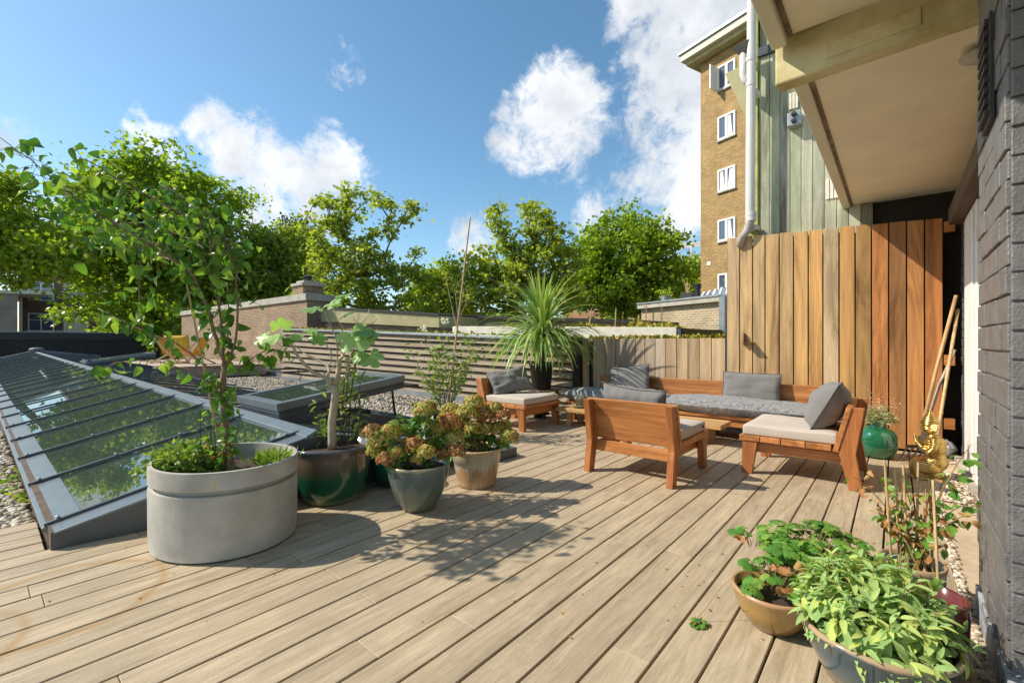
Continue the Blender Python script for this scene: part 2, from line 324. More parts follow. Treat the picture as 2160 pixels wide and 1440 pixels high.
M['gpan'] = glass('skylight_glass', (.045, .066, .052), 3.7); M['wglass'] = glass('window_glass', (.07, .10, .14), 1.9)  # bluish window pane base puts the reflected sky into the colour
M['brickA'] = brick('brown_brick', (.21, .115, .062), (.34, .205, .115), (.44, .37, .27))
M['brickdark'] = brick('dark_brick', (.05, .043, .038), (.075, .064, .055), (.03, .027, .025))
M['brickY'] = brick('yellow_brick', (.27, .15, .045), (.42, .255, .09), (.50, .38, .19), .21, .075, .011)
M['brickT'] = brick('tan_brick', (.32, .23, .12), (.46, .34, .19), (.52, .46, .34), .21, .075, .016)
M['brickO'] = brick('orange_brick', (.48, .19, .09), (.56, .25, .13), (.5, .36, .26))
M['brickH'] = brick('house_brick', (.15, .075, .05), (.2, .11, .075), (.2, .16, .13))
M['stone'] = plain('coping_stone', (.45, .41, .33), .8, 0, .2, 4, .3)
M['beige'] = plain('beige_render', (.50, .42, .24), .8, 0, .2, 3, .1, c2=(.36, .32, .14))
M['pale'] = plain('pale_fascia', (.74, .68, .55), .8, 0, .12, 4, .1)
M['white'] = plain('white_paint', (.80, .79, .74), .5, 0, .05, 3)
M['cream'] = plain('cream_paint', (.72, .66, .50), .65, 0, .05, 1.5, .05)
M['soffit'] = plain('painted_soffit', (.92, .82, .61), .75, 0, .06, 2.2, .12)
M['moss'] = plain('sedum', (.28, .26, .05), .9, 0, .5, 9, .8, c2=(.30, .18, .05))
M['darkpaint'] = plain('anthracite_masonry_paint', (.175, .165, .16), .40, 0, .2, 9, .9)
M['cush'] = plain('taupe_canvas', (.50, .43, .365), .9, 0, .04, 4, .1)
M['soil'] = plain('potting_soil', (.07, .042, .025), .95, 0, .5, 30, .9, c2=(.03, .018, .01))
M['pebble'] = plain('paving_stone', (.58, .45, .30), .8, 0, .2, 3, .3)
M['bark'] = plain('tree_bark', (.16, .13, .095), .9, 0, .3, 4, .6)
M['pearbark'] = plain('pear_bark', (.27, .17, .10), .75, 0, .25, 25, .5)
M['figbark'] = plain('fig_bark', (.52, .43, .30), .75, 0, .2, 14, .4, c2=(.36, .29, .19))
M['bamboo'] = plain('bamboo', (.60, .40, .19), .5, 0, .2, 14)
M['pipe'] = plain('grey_pipe', (.62, .60, .56), .4, 0, .07, 4)
M['roof'] = plain('roof_tile', (.10, .08, .07), .7, 0, .3, 6)
M['gold'] = None
M['red'] = plain('red_glaze', (.15, .025, .014), .12, 0, .3, 5, 0, coat=.5)
M['gpot'] = plain('small_grey_clay', (.34, .30, .24), .8, 0, .15, 20)
M['yellow'] = plain('yellow_canvas', (.80, .36, .03), .8, 0, .06, 8); M['yellow2'] = plain('mustard_fabric', (.62, .38, .03), .85, 0, .15, 6)
M['copper'] = plain('brown_leafy', (.45, .2, .06), .8)
# charcoal fabrics with weave
def fabric(name, c, c2, sc, mixs=.5, rough=.95):
    m, nt, bs = mat(name); tcn = nd(nt, 'ShaderNodeTexCoord')
    mp = nd(nt, 'ShaderNodeMapping', {'Vector': tcn.outputs['Object'], 'Scale': (sc, sc, sc * .25)}); n = nd(nt, 'ShaderNodeTexNoise', {'Vector': mp.outputs[0], 'Scale': 1, 'Detail': 4, 'Roughness': .8})
    mp2 = nd(nt, 'ShaderNodeMapping', {'Vector': tcn.outputs['Object'], 'Scale': (sc * .2, sc * .9, sc)}); n2 = nd(nt, 'ShaderNodeTexNoise', {'Vector': mp2.outputs[0], 'Scale': 1, 'Detail': 4, 'Roughness': .8})
    f = mth(nt, 'ADD', mth(nt, 'MULTIPLY', n.outputs[0], .5), mth(nt, 'MULTIPLY', n2.outputs[0], .5))
    nt.links.new(ramp4(nt, f, [(.40, c), (.62, c2)]), bs.inputs['Base Color']); bs.inputs['Roughness'].default_value = rough
    bs.inputs['Sheen Weight'].default_value = .15; bump(nt, bs, f, .3, .003); return m
M['pillow'] = fabric('charcoal_canvas', (.155, .147, .138), (.195, .185, .172), 160); M['mattress'] = fabric('flecked_denim', (.045, .046, .05), (.42, .41, .40), 95)
m, nt, bs = mat('gold_leaf'); bs.inputs['Base Color'].default_value = (.58, .40, .13, 1); bs.inputs['Metallic'].default_value = 1; bs.inputs['Roughness'].default_value = .3
tcn = nd(nt, 'ShaderNodeTexCoord'); n = nd(nt, 'ShaderNodeTexWave', {'Vector': tcn.outputs['Object'], 'Scale': 22, 'Distortion': 1.5}, bands_direction='Z'); bump(nt, bs, n.outputs[0], .5, .008); M['gold'] = m
def glaze(name, stops, h, rough=.08, drip=None, coat=.6):       # a pot's own glaze: colour changes with height
    m, nt, bs = mat(name); tcn = nd(nt, 'ShaderNodeTexCoord'); sp = nd(nt, 'ShaderNodeSeparateXYZ', {0: tcn.outputs['Object']})
    mp = nd(nt, 'ShaderNodeMapping', {'Vector': tcn.outputs['Object'], 'Scale': (34, 34, 2.2) if drip else (5, 5, 2.5)})
    n = nd(nt, 'ShaderNodeTexNoise', {'Vector': mp.outputs[0], 'Scale': 1, 'Detail': 6, 'Roughness': .6})
    f = mth(nt, 'ADD', mth(nt, 'DIVIDE', sp.outputs[2], h), mth(nt, 'MULTIPLY', mth(nt, 'SUBTRACT', n.outputs[0], .5), drip or .35))
    nt.links.new(ramp4(nt, f, stops), bs.inputs['Base Color']); bs.inputs['Roughness'].default_value = rough; bs.inputs['Coat Weight'].default_value = coat; bs.inputs['Coat Roughness'].default_value = .05
    n2 = nd(nt, 'ShaderNodeTexNoise', {'Vector': tcn.outputs['Object'], 'Scale': 22, 'Detail': 2}); bump(nt, bs, n2.outputs[0], .12, .006); return m
# foliage
M['lfA'] = leafm('plane_leaf_deep', (.16, .25, .025), (.27, .38, .035), (.43, .50, .06), .54)
M['lfB'] = leafm('plane_leaf_bright', (.23, .32, .03), (.37, .45, .045), (.52, .56, .08), .54)
M['lfC'] = leafm('plane_leaf_olive', (.23, .29, .04), (.35, .41, .06), (.50, .52, .10), .54)
M['lfD'] = leafm('conifer_needle', (.035, .075, .025), (.06, .11, .03), None, .15)
M['pearl'] = leafm('pear_leaf', (.06, .15, .025), (.12, .25, .035), (.27, .40, .07), .45, .28)
M['figl'] = leafm('fig_leaf', (.20, .36, .10), (.30, .48, .15), (.42, .58, .22), .35)
M['sage'] = leafm('sage_leaf', (.26, .40, .14), (.38, .52, .18), (.54, .60, .17), .32, .75)
M['straw'] = leafm('strawberry_leaf', (.09, .24, .04), (.17, .36, .06), (.32, .44, .08), .38)
M['dry'] = leafm('dry_leaf', (.32, .13, .04), (.42, .2, .07), (.5, .3, .12), .25, .7)
M['hydf'] = leafm('hydrangea_floret', (.30, .40, .06), (.50, .44, .10), (.60, .26, .11), .3, .6, .9)
M['hydp'] = leafm('hydrangea_floret_russet', (.48, .40, .10), (.52, .24, .09), (.38, .11, .05), .3, .6, .9)
M['hydl'] = leafm('hydrangea_leaf', (.07, .18, .03), (.13, .28, .04), (.22, .25, .05), .35)
M['yuc'] = leafm('yucca_leaf', (.15, .28, .06), (.30, .44, .11), (.52, .54, .2), .3, .35)
M['thin'] = leafm('fine_leaf', (.15, .25, .05), (.25, .36, .08), (.42, .45, .12), .35)
M['heath'] = leafm('heath_leaf', (.26, .28, .12), (.42, .42, .22), (.55, .50, .28), .25)
M['grass'] = leafm('grass_blade', (.14, .25, .03), (.26, .38, .05), (.45, .48, .12), .35)
M['flw'] = leafm('white_petal', (.8, .78, .72), (.85, .83, .78), None, .3)
M['pink'] = leafm('pink_petal', (.8, .35, .32), (.85, .5, .42), None, .3)

# ================================================================ THE SETTING
g = MB(); g.box(-400, 400, -300, 500, -7.2, -7.0); struct(g.build('ground', plain('street_ground', (.16, .17, .12), .9, 0, .3, .2)))
# deck: every board a box with its own grain
def deck_ends(x):
    if x < -4.42: return [(3.9, 6.55)]
    if x < -3.80: return [(-1.6, .27 + (x + 3.8) * -.01), (3.9, 6.55)]
    if x < -3.18: return [(-1.6, 3.86), (3.865, 6.55)]
    return [(-1.6, 6.58)]
d = MB(); x = -.538 - .1605 * 29
rd = random.Random(3)
while x < .22:
    x1 = min(x + .1605, .231)
    for (y0, y1) in deck_ends((x + x1) / 2):
        y = y0 - rd.uniform(0, .2)
        y = y0
        while y < y1 - .01:
            L_ = rd.uniform(1.1, 3.4); ye = min(y + L_, y1)
            if y1 - ye < .5: ye = y1
            d.box(x + .0048, x1 - .0048, y + .0012, ye - .0012, -.028, rd.uniform(-.001, .001)); y = ye
    x += .1605
deckm = M['deck']; o = d.build('deck', None, None, bevel=.0025, bseg=1); struct(o); o.data.materials.append(deckm)
d = MB(); d.box(-4.36, .235, -1.7, 3.9, -.09, -.035); d.box(-5.3, .235, 3.9, 6.62, -.09, -.036); struct(d.build('deck_underframe', plain('deck_shadow_frame', (.05, .04, .03), .9)))
# stone paving strip and pebble edging along the house wall
d = MB(); y = 1.9; rd = random.Random(5)
while y < 6.5: d.box(.262, .60, y + .004, y + .58, -.05, -.008 + rd.uniform(-.003, .003)); y += .588
struct(d.build('paving_strip', M['pebble'], bevel=.004))
d = MB(); d.box(-42, .62, -12, 9.5, -.6, -.10); struct(d.build('flat_roof', plain('roof_felt', (.10, .09, .075), .9)))
# gravel: thousands of stones spread over the roof = stuff
def gravel(name, n, region, smin, smax, cols, zf=lambda x, y: -.06, mname='gravel_stone'):
    k = MB(); base = MB(); base.ball((0, 0, 0), 1, 1, 1, 6, 4); bv = np.array(base.v); bf = base.f
    pts = region(n); Sx = rng.uniform(smin, smax, n); an = rng.uniform(0, 6.28, n); fl = rng.uniform(.35, .8, n); el = rng.uniform(.6, 1.0, n)
    V_ = np.empty((n, len(bv), 3)); c_, s_ = np.cos(an), np.sin(an)
    bx = bv[None, :, 0] * Sx[:, None]; by = bv[None, :, 1] * (Sx * el)[:, None]
    V_[:, :, 0] = bx * c_[:, None] - by * s_[:, None] + pts[:, 0][:, None]; V_[:, :, 1] = bx * s_[:, None] + by * c_[:, None] + pts[:, 1][:, None]
    V_[:, :, 2] = bv[None, :, 2] * (Sx * fl)[:, None] + (np.array([zf(a, b) for a, b in pts]) + rng.uniform(-.012, .012, n))[:, None]
    V_ = V_.reshape(-1, 3); off = Vector((float(pts[:, 0].mean()), float(pts[:, 1].mean()), -.06)); nb = len(bv)
    me = bpy.data.meshes.new(name); me.vertices.add(len(V_)); me.vertices.foreach_set('co', (V_ - np.array(off)).astype(np.float32).ravel())
    fl_ = np.array([len(f) for f in bf]); bb = np.concatenate([np.array(f) for f in bf]); lo = (bb[None] + (np.arange(n) * nb)[:, None]).ravel(); tot = np.tile(fl_, n)
    me.loops.add(len(lo)); me.loops.foreach_set('vertex_index', lo.astype(np.int32)); me.polygons.add(len(tot))
    me.polygons.foreach_set('loop_start', np.concatenate([[0], np.cumsum(tot)[:-1]]).astype(np.int32)); me.polygons.foreach_set('loop_total', tot.astype(np.int32))
    me.update(calc_edges=True); me.polygons.foreach_set('use_smooth', np.ones(len(tot), bool))
    m, nt, bs = mat(mname); geo = nd(nt, 'ShaderNodeNewGeometry'); nt.links.new(ramp4(nt, geo.outputs['Random Per Island'], cols), bs.inputs['Base Color']); bs.inputs['Roughness'].default_value = .8
    me.materials.append(m); o = bpy.data.objects.new(name, me); C.objects.link(o); o.location = off; return o
def reg1(n):
    P = np.empty((n, 2)); a = n * 3 // 10
    P[:a, 0] = -4.42 - rng.uniform(0, 1, a) ** 1.3 * 5; P[:a, 1] = rng.uniform(-1.2, .27, a)
    b = n - a; P[a:, 0] = -4.6 - rng.uniform(0, 1, b) ** 1.4 * 13; P[a:, 1] = rng.uniform(3.75, 6.55, b); m_ = P[:, 0] > -5.35
    P[m_ & (P[:, 1] > 3.7), 0] -= 1.3; return P
GC = [(0, (.22, .16, .11)), (.3, (.42, .33, .23)), (.6, (.55, .46, .34)), (.85, (.66, .58, .46)), (1, (.75, .70, .62))]
tag(gravel('gravel', 24000, reg1, .014, .032, GC), 'tan and cream gravel spread over the flat roof beside the skylight', 'gravel', kind='stuff')
def reg1b(n): P = np.empty((n, 2)); P[:, 0] = rng.uniform(-5.6, -3.80, n); P[:, 1] = rng.uniform(.275, .40, n); return P
def reg2(n):
    P = np.empty((n, 2)); P[:, 1] = rng.uniform(2.2, 6.5, n); P[:, 0] = rng.uniform(.228, .262, n)
    k = n // 3; P[:k, 0] = rng.uniform(.22, .50, k); P[:k, 1] = rng.uniform(4.7, 5.7, k); return P
tag(gravel('pebbles', 3200, reg2, .008, .017, GC, lambda x, y: -.012 if x < .262 and not (x > .235 and y > 4.7) else .004, 'pale_pebble'), 'pale pebbles in the narrow gap between deck and wall', 'pebbles', kind='stuff')
# little weeds in the roof gravel
P = []; 
for (px, py, n, r) in ((30, 1040, 50, .22), (10, 1000, 60, .25), (685, 783, 60, .3), (600, 777, 50, .4), (885, 852, 60, .15), (720, 800, 40, .3)):
    c = G(px, py, -.03)
    for i in range(n): P.append((c.x + random.gauss(0, r), c.y + random.gauss(0, r * .5), -.05))
P = np.array(P); Dn = rdir(len(P), 1.0); Dn[:, 2] = abs(Dn[:, 2])
tag(leaves('roof_weeds', M['grass'], None, P, Dn, rdir(len(P)), rng.uniform(.02, .06, len(P)), OVALF), 'small green weeds growing out of the roof gravel', 'weeds', kind='stuff')

# ---------------------------------------------------------------- the long glass roof light
C0 = Vector((-3.71, .295, .085)); gv = Vector((.165, .986, 0))
def ridge_end():
    s = 0
    while True:
        p = C0 + gv * s; l = p.x * cT + p.y * sT; d_ = -p.x * sT + p.y * cT
        if 1080 + F * l / d_ >= 668: return Vector((p.x, p.y, EYE - (917 - 720) * d_ / F))
        s += .005
R0 = ridge_end(); C1 = C0 + gv * 3.42; C1.z = .10
XF = -34.; C0f = Vector((XF, .25, .12)); Rf = onX(78, 743, XF); C1f = Vector((XF, 4.6, .35))
def PL(s, t, lift=0): e = C0.lerp(C0f, s); r = R0.lerp(Rf, s); return e.lerp(r, t) + Vector((0, -.2 * lift, lift))
def PR(s, t, lift=0): e = C1.lerp(C1f, s); r = R0.lerp(Rf, s); return e.lerp(r, t) + Vector((0, .2 * lift, lift))
t = thing('roof_skylight', 'long ridged glass skylight with grey metal glazing bars rising from the deck', 'skylight', C0)
LEN = 30.29; NB = 25; ss = [(.19 + 1.19 * k) / LEN for k in range(NB)] + [1.0]
u = MB()
def face_down(a, b): u.quad(a, b, Vector((b.x, b.y, -.1)), Vector((a.x, a.y, -.1)))
ua = [C0, R0, C1]; u.prism([Vector((C0.x, C0.y, -.02)), C0, R0, C1, Vector((C1.x, C1.y, -.02))], (-.05, .006, 0)); u.build('gable_end', M['anthra'], t)
u = MB(); u.beam(Vector((C0.x, C0.y + .02, .02)), Vector((C0f.x, C0f.y + .02, C0f.z - .08)), .05, .16); u.beam(Vector((C1.x, C1.y, .03)), Vector((C1f.x, C1f.y, C1f.z - .07)), .05, .14); u.build('upstand', plain('rusted_upstand', (.13, .085, .055), .85, 0, .4, 12), t)
def strip(P_, s0, s1, t0, t1, lift, th, name, m_):
    u = MB(); a = [P_(s0, t0, lift - th), P_(s0, t1, lift - th), P_(s1, t1, lift - th), P_(s1, t0, lift - th), P_(s0, t0, lift), P_(s0, t1, lift), P_(s1, t1, lift), P_(s1, t0, lift)]
    u.hexa(a); return u.build(name, m_, t, bevel=.004)
strip(PL, 0, ss[0], 0, 1, .012, .03, 'gable_flashing', M['anthral']); strip(PR, 0, ss[0], 0, 1, .012, .03, 'gable_flashing', M['anthral'])
strip(PL, ss[0], 1, -.02, .105, .006, .03, 'eave_flashing', M['anthral']); strip(PR, ss[0], 1, -.02, .1, .006, .03, 'eave_flashing', M['anthral'])
for P_ in (PL, PR):
    for i in range(NB):
        u = MB(); u.quad(P_(ss[i], .09), P_(ss[i + 1], .09), P_(ss[i + 1], .985), P_(ss[i], .985)); u.build('pane', M['gpan'], t)
        a, b = P_(ss[i], -.01, .018), P_(ss[i], .97, .018); u = MB(); u.beam(a, b, .027, .026); br = u.build('glazing_bar', M['anthra'], t, bevel=.004)
        for q in (.04, .35, .65, .93) if i < 5 else ():
            u = MB(); c = a.lerp(b, q); u.lathe([(.011, 0), (.011, .008), (.004, .012)], (c.x, c.y, c.z + .018), 8); u.build('bolt', M['zinc'], br)
u = MB(); ru = Vector((0, .085, -.018)); rl = Vector((0, -.085, -.025)); up = Vector((0, 0, .024))
u.add([R0 + rl + up, R0 + up * 1.6, R0 + ru + up, Rf + rl + up, Rf + up * 1.6, Rf + ru + up, R0 + rl, R0 + ru, Rf + rl, Rf + ru],
      [(0, 3, 4, 1), (1, 4, 5, 2), (0, 1, 2, 7, 6), (3, 8, 9, 5, 4), (0, 6, 8, 3), (2, 5, 9, 7)]); u.build('ridge_cap', M['anthral'], t, bevel=.004)
u = MB(); u.beam(C0f + Vector((-.1, 0, .02)), Rf + Vector((-.1, 0, .06)), .3, .14); u.beam(Rf + Vector((-.1, 0, .06)), C1f + Vector((-.1, 0, .02)), .3, .14); u.ball(Rf + Vector((-.1, 0, .14)), .22, .3, .12)
u.build('lead_flashing', plain('lead_sheet', (.22, .21, .22), .6, .3, .3, 3, .3), t)
# opened roof vents standing on its far slope
def vent(N_, Lx, Ly, rise, label):
    v = thing('roof_vent', label, 'roof vent', N_, group='opened vents on the glass roof')
    a = N_; b = N_ + Vector((0, Ly, rise)); c = b + Vector((-Lx, 0, 0)); e = a + Vector((-Lx, 0, 0)); nrm = (b - a).cross(c - b).normalized(); nrm = nrm if nrm.z > 0 else -nrm
    def ring(o_, w_, z0, z1, nm, m_):
        u = MB(); A_, B_, C_, D_ = [p + nrm * 0 for p in (a, b, c, e)]; dy = (B_ - A_).normalized(); dx = Vector((-1, 0, 0))
        A_ = A_ - dy * o_ - dx * o_; B_ = B_ + dy * o_ - dx * o_; C_ = C_ + dy * o_ + dx * o_; D_ = D_ - dy * o_ + dx * o_
        def slab(p, q, r, s_): u.hexa([x + nrm * z0 for x in (p, q, r, s_)] + [x + nrm * z1 for x in (p, q, r, s_)])
        slab(A_, A_ + dx * w_, B_ + dx * w_, B_); slab(D_ - dx * w_, D_, C_, C_ - dx * w_); slab(A_ + dx * w_, D_ - dx * w_, D_ - dx * w_ + dy * w_, A_ + dx * w_ + dy * w_); slab(B_ + dx * w_ - dy * w_, C_ - dx * w_ - dy * w_, C_ - dx * w_, B_ + dx * w_)
        return u.build(nm, m_, v, bevel=.003)
    ring(0, .09, -.075, 0, 'frame', M['anthral']); ring(-.012, .08, -.15, -.078, 'lower_frame', M['anthra'])
    u = MB(); u.quad(*[p - nrm * .012 for p in (a, b, c, e)]); u.build('pane', M['gpan'], v)
    u = MB(); u.quad(*[p - nrm * .1 + Vector((0, 0, 0)) for p in (e, c, b, a)]); u.build('lining', M['anthra'], v)
    # curb left on the slope
    u = MB(); X0, X1 = a.x - Lx + .02, a.x - .02; Ya, Yb = a.y + .05, a.y + 1.62
    for x0, x1, y0, y1 in ((X0, X1, Ya, Ya + .06), (X0, X1, Yb - .06, Yb), (X0, X0 + .06, Ya + .06, Yb - .06), (X1 - .06, X1, Ya + .06, Yb - .06)):
        def zz(x_, y_): s_ = (C0.x - x_) / LEN; return (lambda r, e_: e_.z + (r.z - e_.z) * (e_.y - y_) / (e_.y - r.y))(R0.lerp(Rf, s_), C1.lerp(C1f, s_))
        q = [(x0, y0), (x1, y0), (x1, y1), (x0, y1)]; u.hexa([(X, Y, zz(X, Y) - .02) for X, Y in q] + [(X, Y, zz(X, Y) + .13) for X, Y in q])
    u.build('curb', M['anthra'], v, bevel=.003)
    for xx in (X0 + .1, X1 - .1):
        u = MB(); u.beam((xx, Yb - .2, zz(xx, Yb) + .05), (xx, b.y - .1, b.z - .12), .02, .02); u.build('stay', M['steel'], v)
vent(Vector((-4.42, 1.83, .615)), 1.0, 1.45, .19, 'open glazed roof vent with grey frame behind the fig tree, the nearer of two')
vent(onX(180, 763, -18.6) + Vector((0, 0, 0)), 1.15, 1.7, .25, 'open glazed roof vent further along the glass roof beside the deck chairs')
# steel trestles in the gravel
def trestle(p, q, r, h, label):
    v = thing('steel_trestle', label, 'metal frame', (p.x, p.y, -.06), group='low steel frames in the roof gravel')
    s_ = q + r - p
    for a in (p, q, r, s_):
        u = MB(); u.beam((a.x, a.y, -.08), (a.x, a.y, h), .05, .05); u.build('leg', M['steel'], v)
    u = MB(); Z = Vector((0, 0, h + .021))
    for a, b in ((p, q), (r, s_), (p, r), (q, s_)): u.beam(Vector((a.x, a.y, 0)) + Z, Vector((b.x, b.y, 0)) + Z, .05, .045)
    u.build('rail', M['steel'], v)
a = G(831, 851); b = G(881, 846); trestle(a, b, a + Vector((-1.5, .15, 0)), .30, 'low brown steel frame on the gravel right of the nearer roof vent')
a = G(599, 812); b = a + Vector((.15, 1.3, 0)); trestle(a, b, a + Vector((-1.6, .1, 0)), .33, 'low brown steel frame on the gravel left of the fig tree')
# black plinth poking out behind the terracotta pot
a = G(1093, 961); u = MB(); u.box(a.x - .55, a.x, a.y - .35, a.y - .02, -.0, .095); v = u.build('metal_plinth', M['anthra'], None, bevel=.004); tag(v, 'flat anthracite metal plinth lying on the deck behind the terracotta pot', 'plinth')

# ---------------------------------------------------------------- walls and fences
FY = 6.6
t = thing('board_fence', 'tall upright board fence, weathered grey at the left and orange at the right', 'fence', (-.7, FY, 0))
ex = [onY(px, 700, FY).x for px in (1533, 1560, 1587.5, 1613.75, 1643.75, 1673.75, 1705, 1736, 1770, 1804, 1838.6, 1874.7, 1912.6, 1950.5, 1990)]
cols = [(.45, .34, .21), (.50, .36, .20), (.45, .335, .20), (.54, .37, .19), (.58, .41, .22), (.56, .36, .16), (.57, .35, .14), (.55, .44, .30), (.42, .25, .10), (.38, .235, .095), (.52, .235, .085), (.35, .18, .075), (.55, .27, .10), (.47, .20, .07)]
def topz(x): return 2.597 - (x + 1.778) * .0415
u = MB(); rd = random.Random(11)
for i in range(14):
    u.col = tuple(c * 1.08 for c in cols[i]); x0, x1 = ex[i] + .006, ex[i + 1] - .006; dz = rd.uniform(-.006, .006); y0 = FY + rd.uniform(-.002, .002)
    z0 = .02; u.hexa([(x0, y0, z0), (x1, y0, z0), (x1, y0 + .024, z0), (x0, y0 + .024, z0), (x0, y0, topz(x0) + dz), (x1, y0, topz(x1) + dz), (x1, y0 + .024, topz(x1) + dz), (x0, y0 + .024, topz(x0) + dz)])
u.build('boards', M['fence'], t, bevel=.003, bseg=1)
u = MB(); u.box(ex[0] - .004, .36, FY + .03, FY + .08, .02, topz(0) - .06); u.build('backing', plain('dark_backing', (.03, .025, .02), .9), t)
for k, zz in enumerate((.28, .95, 2.35)):
    u = MB(); u.box(.386, .47, FY + .0, FY + .05, zz, zz + .11); u.build('rail_end', M['teakx'], t)
a = onY(1571, 703, FY); u = MB(); u.box(a.x - .004, a.x + .008, FY - .05, FY - .004, a.z - .16, a.z); u.add([(a.x, FY - .006, a.z - .115), (a.x, FY - .13, a.z - .125), (a.x + .11, FY - .13, a.z - .13), (a.x + .12, FY - .006, a.z - .115), (a.x, FY - .006, a.z - .125), (a.x, FY - .13, a.z - .135), (a.x + .11, FY - .13, a.z - .14), (a.x + .12, FY - .006, a.z - .125)], [(0, 1, 2, 3), (7, 6, 5, 4), (0, 4, 5, 1), (1, 5, 6, 2), (2, 6, 7, 3)])
u.build('shelf_bracket', plain('rusty_steel', (.14, .05, .025), .7, .3, .4, 20), t)
t = thing('low_board_fence', 'low grey weathered board fence behind the sofa', 'fence', (-3, FY, 0))
u = MB(); lx = [onY(px, 700, FY + .03).x for px in (1224, 1239, 1258, 1278, 1299, 1320, 1340, 1360, 1382, 1404, 1427, 1451, 1475, 1501, 1530)]
for i in range(14):
    c = rd.choice([(.46, .375, .29), (.50, .41, .32), (.42, .36, .29), (.52, .40, .28), (.47, .40, .33)]); u.col = c if i < 9 else (.53, .41, .27)
    u.box(lx[i] + .004, lx[i + 1] - .004, FY + .03, FY + .055, .02, 1.245 + rd.uniform(-.004, .004))
u.build('boards', M['fence'], t, bevel=.002, bseg=1)
u = MB(); u.col = (.43, .36, .28); u.box(-4.2, -4.04, FY - .03, FY + .055, .0, 1.27); u.box(-3.9, -3.84, FY, FY + .03, .0, 1.2); u.build('post', M['fence'], t, bevel=.003)
u = MB(); u.box(-4.03, -1.8, FY + .06, FY + .08, .02, 1.2); u.build('backing', bpy.data.materials['dark_backing'], t)

# louvred screen of horizontal slats running back to the brick building
t = thing('louvre_screen', 'long screen of weathered horizontal slats behind the yucca', 'screen', (-9, FY, 0))
XL, XR = -15.5, -4.2; NS = 9
def ly(x): return FY + (.02 if x > -5 else .05)
for k in range(NS):
    z1l = 1.58 * (k + 1) / NS - .0; z1r = 1.20 * (k + 1) / NS; hl, hr = 1.58 / NS * .80, 1.20 / NS * .80
    u = MB(); ya = FY - .05; 
    u.hexa([(XL, ya, z1l - hl), (XR, ya, z1r - hr), (XR, ya + .02, z1r - hr), (XL, ya + .02, z1l - hl), (XL, ya + .07, z1l), (XR, ya + .07, z1r), (XR, ya + .10, z1r), (XL, ya + .10, z1l)])
    u.build('slat', M['slat'], t, bevel=.004, bseg=1)
u = MB(); u.hexa([(XL, FY + .09, 0), (XR, FY + .09, 0), (XR, FY + .13, 0), (XL, FY + .13, 0), (XL, FY + .09, 1.58), (XR, FY + .09, 1.2), (XR, FY + .13, 1.2), (XL, FY + .13, 1.58)]); u.build('backing', bpy.data.materials['dark_backing'], t)
u = MB(); u.hexa([(XL, FY - .08, 1.585), (XR, FY - .08, 1.205), (XR, FY + .16, 1.205), (XL, FY + .16, 1.585), (XL, FY - .08, 1.64), (XR, FY - .08, 1.26), (XR, FY + .16, 1.26), (XL, FY + .16, 1.64)]); u.build('metal_capping', M['zinc'], t, bevel=.005)
u = MB(); u.box(XL, XR, FY - .07, FY - .02, -.05, .06); u.build('base_flashing', M['zinc'], t)

# brown brick stair house behind the gravel
t = thing('brick_stair_house', 'low brown brick building with stone coping and a chimney behind the fig tree', 'building', (-20, 7.5, 0))
u = MB(); BX0, BX1, BY = -30.2, -15.55, 7.45
u.box(BX0, BX1, BY, BY + 1.0, -.6, 2.62); u.build('wall', M['brickA'], t)
u = MB(); u.box(BX0 - .06, BX1 + .06, BY - .07, BY + 1.07, 2.622, 2.86); u.build('coping', M['stone'], t, bevel=.01)
u = MB(); u.box(BX0, BX1 + .02, BY - .06, BY - .004, -.1, .24); u.build('lead_skirting', M['zinc'], t)
u = MB(); u.box(-16.9, -16.1, BY + .12, BY + .88, 2.87, 3.2); ch = u.build('chimney', M['brickA'], t)
u = MB(); u.box(-16.97, -16.03, BY + .06, BY + .94, 3.202, 3.30); u.box(-16.8, -16.2, BY + .2, BY + .8, 3.301, 3.40); u.build('chimney_cap', M['stone'], ch, bevel=.01)
u = MB(); u.lathe([(.12, 0), (.12, .16)], (-16.5, BY + .5, 3.402), 12); u.lathe([(.22, .16), (.05, .24)], (-16.5, BY + .5, 3.402), 12); u.build('chimney_pot', M['steel'], ch)
# lower wing with its beige fascia, running right behind the screen
t = thing('fascia_building', 'low brick wing with a long beige fascia running right from the chimney', 'building', (-12, 9.4, 0))
pa, pb = A(650, 648, 16.6), A(932, 666, 13.6); pa.z += 0; D2 = Vector((0.25, 2.5, 0))
def wallprism(a, b, z0a, z0b, z1a, z1b, vec): return [Vector((a.x, a.y, z0a)), Vector((b.x, b.y, z0b)), Vector((b.x, b.y, z1b)), Vector((a.x, a.y, z1a))], vec
u = MB(); u.prism(*wallprism(pa, pb, -1, -1, pa.z - .5, pb.z - .36, D2)); u.build('wall', M['brickA'], t)
u = MB(); u.prism(*wallprism(pa + Vector((0, -.1, 0)), pb + Vector((0, -.1, 0)), pa.z - .5, pb.z - .36, pa.z, pb.z, D2)); u.build('fascia', M['beige'], t, bevel=.01)
u = MB(); u.prism(*wallprism(pa + Vector((0, -.14, 0)), pb + Vector((0, -.14, 0)), pa.z + .002, pb.z + .002, pa.z + .05, pb.z + .05, D2)); u.build('roof_edge', M['steel'], t)
t = thing('far_parapet', 'low brown parapet band behind the yucca crown under the trees', 'parapet', (-8, 12, 0))
pa, pb = A(930, 664, 15.2), A(1345, 676, 12.5)
u = MB(); u.prism(*wallprism(pa, pb, -1, -1, pa.z - .08, pb.z - .08, D2)); u.build('wall', plain('weathered_band', (.22, .18, .12), .85, 0, .35, 2), t)
u = MB(); u.prism(*wallprism(pa + Vector((0, -.08, 0)), pb + Vector((0, -.08, 0)), pa.z - .078, pb.z - .078, pa.z + .02, pb.z + .02, D2)); u.build('capping', M['steel'], t)
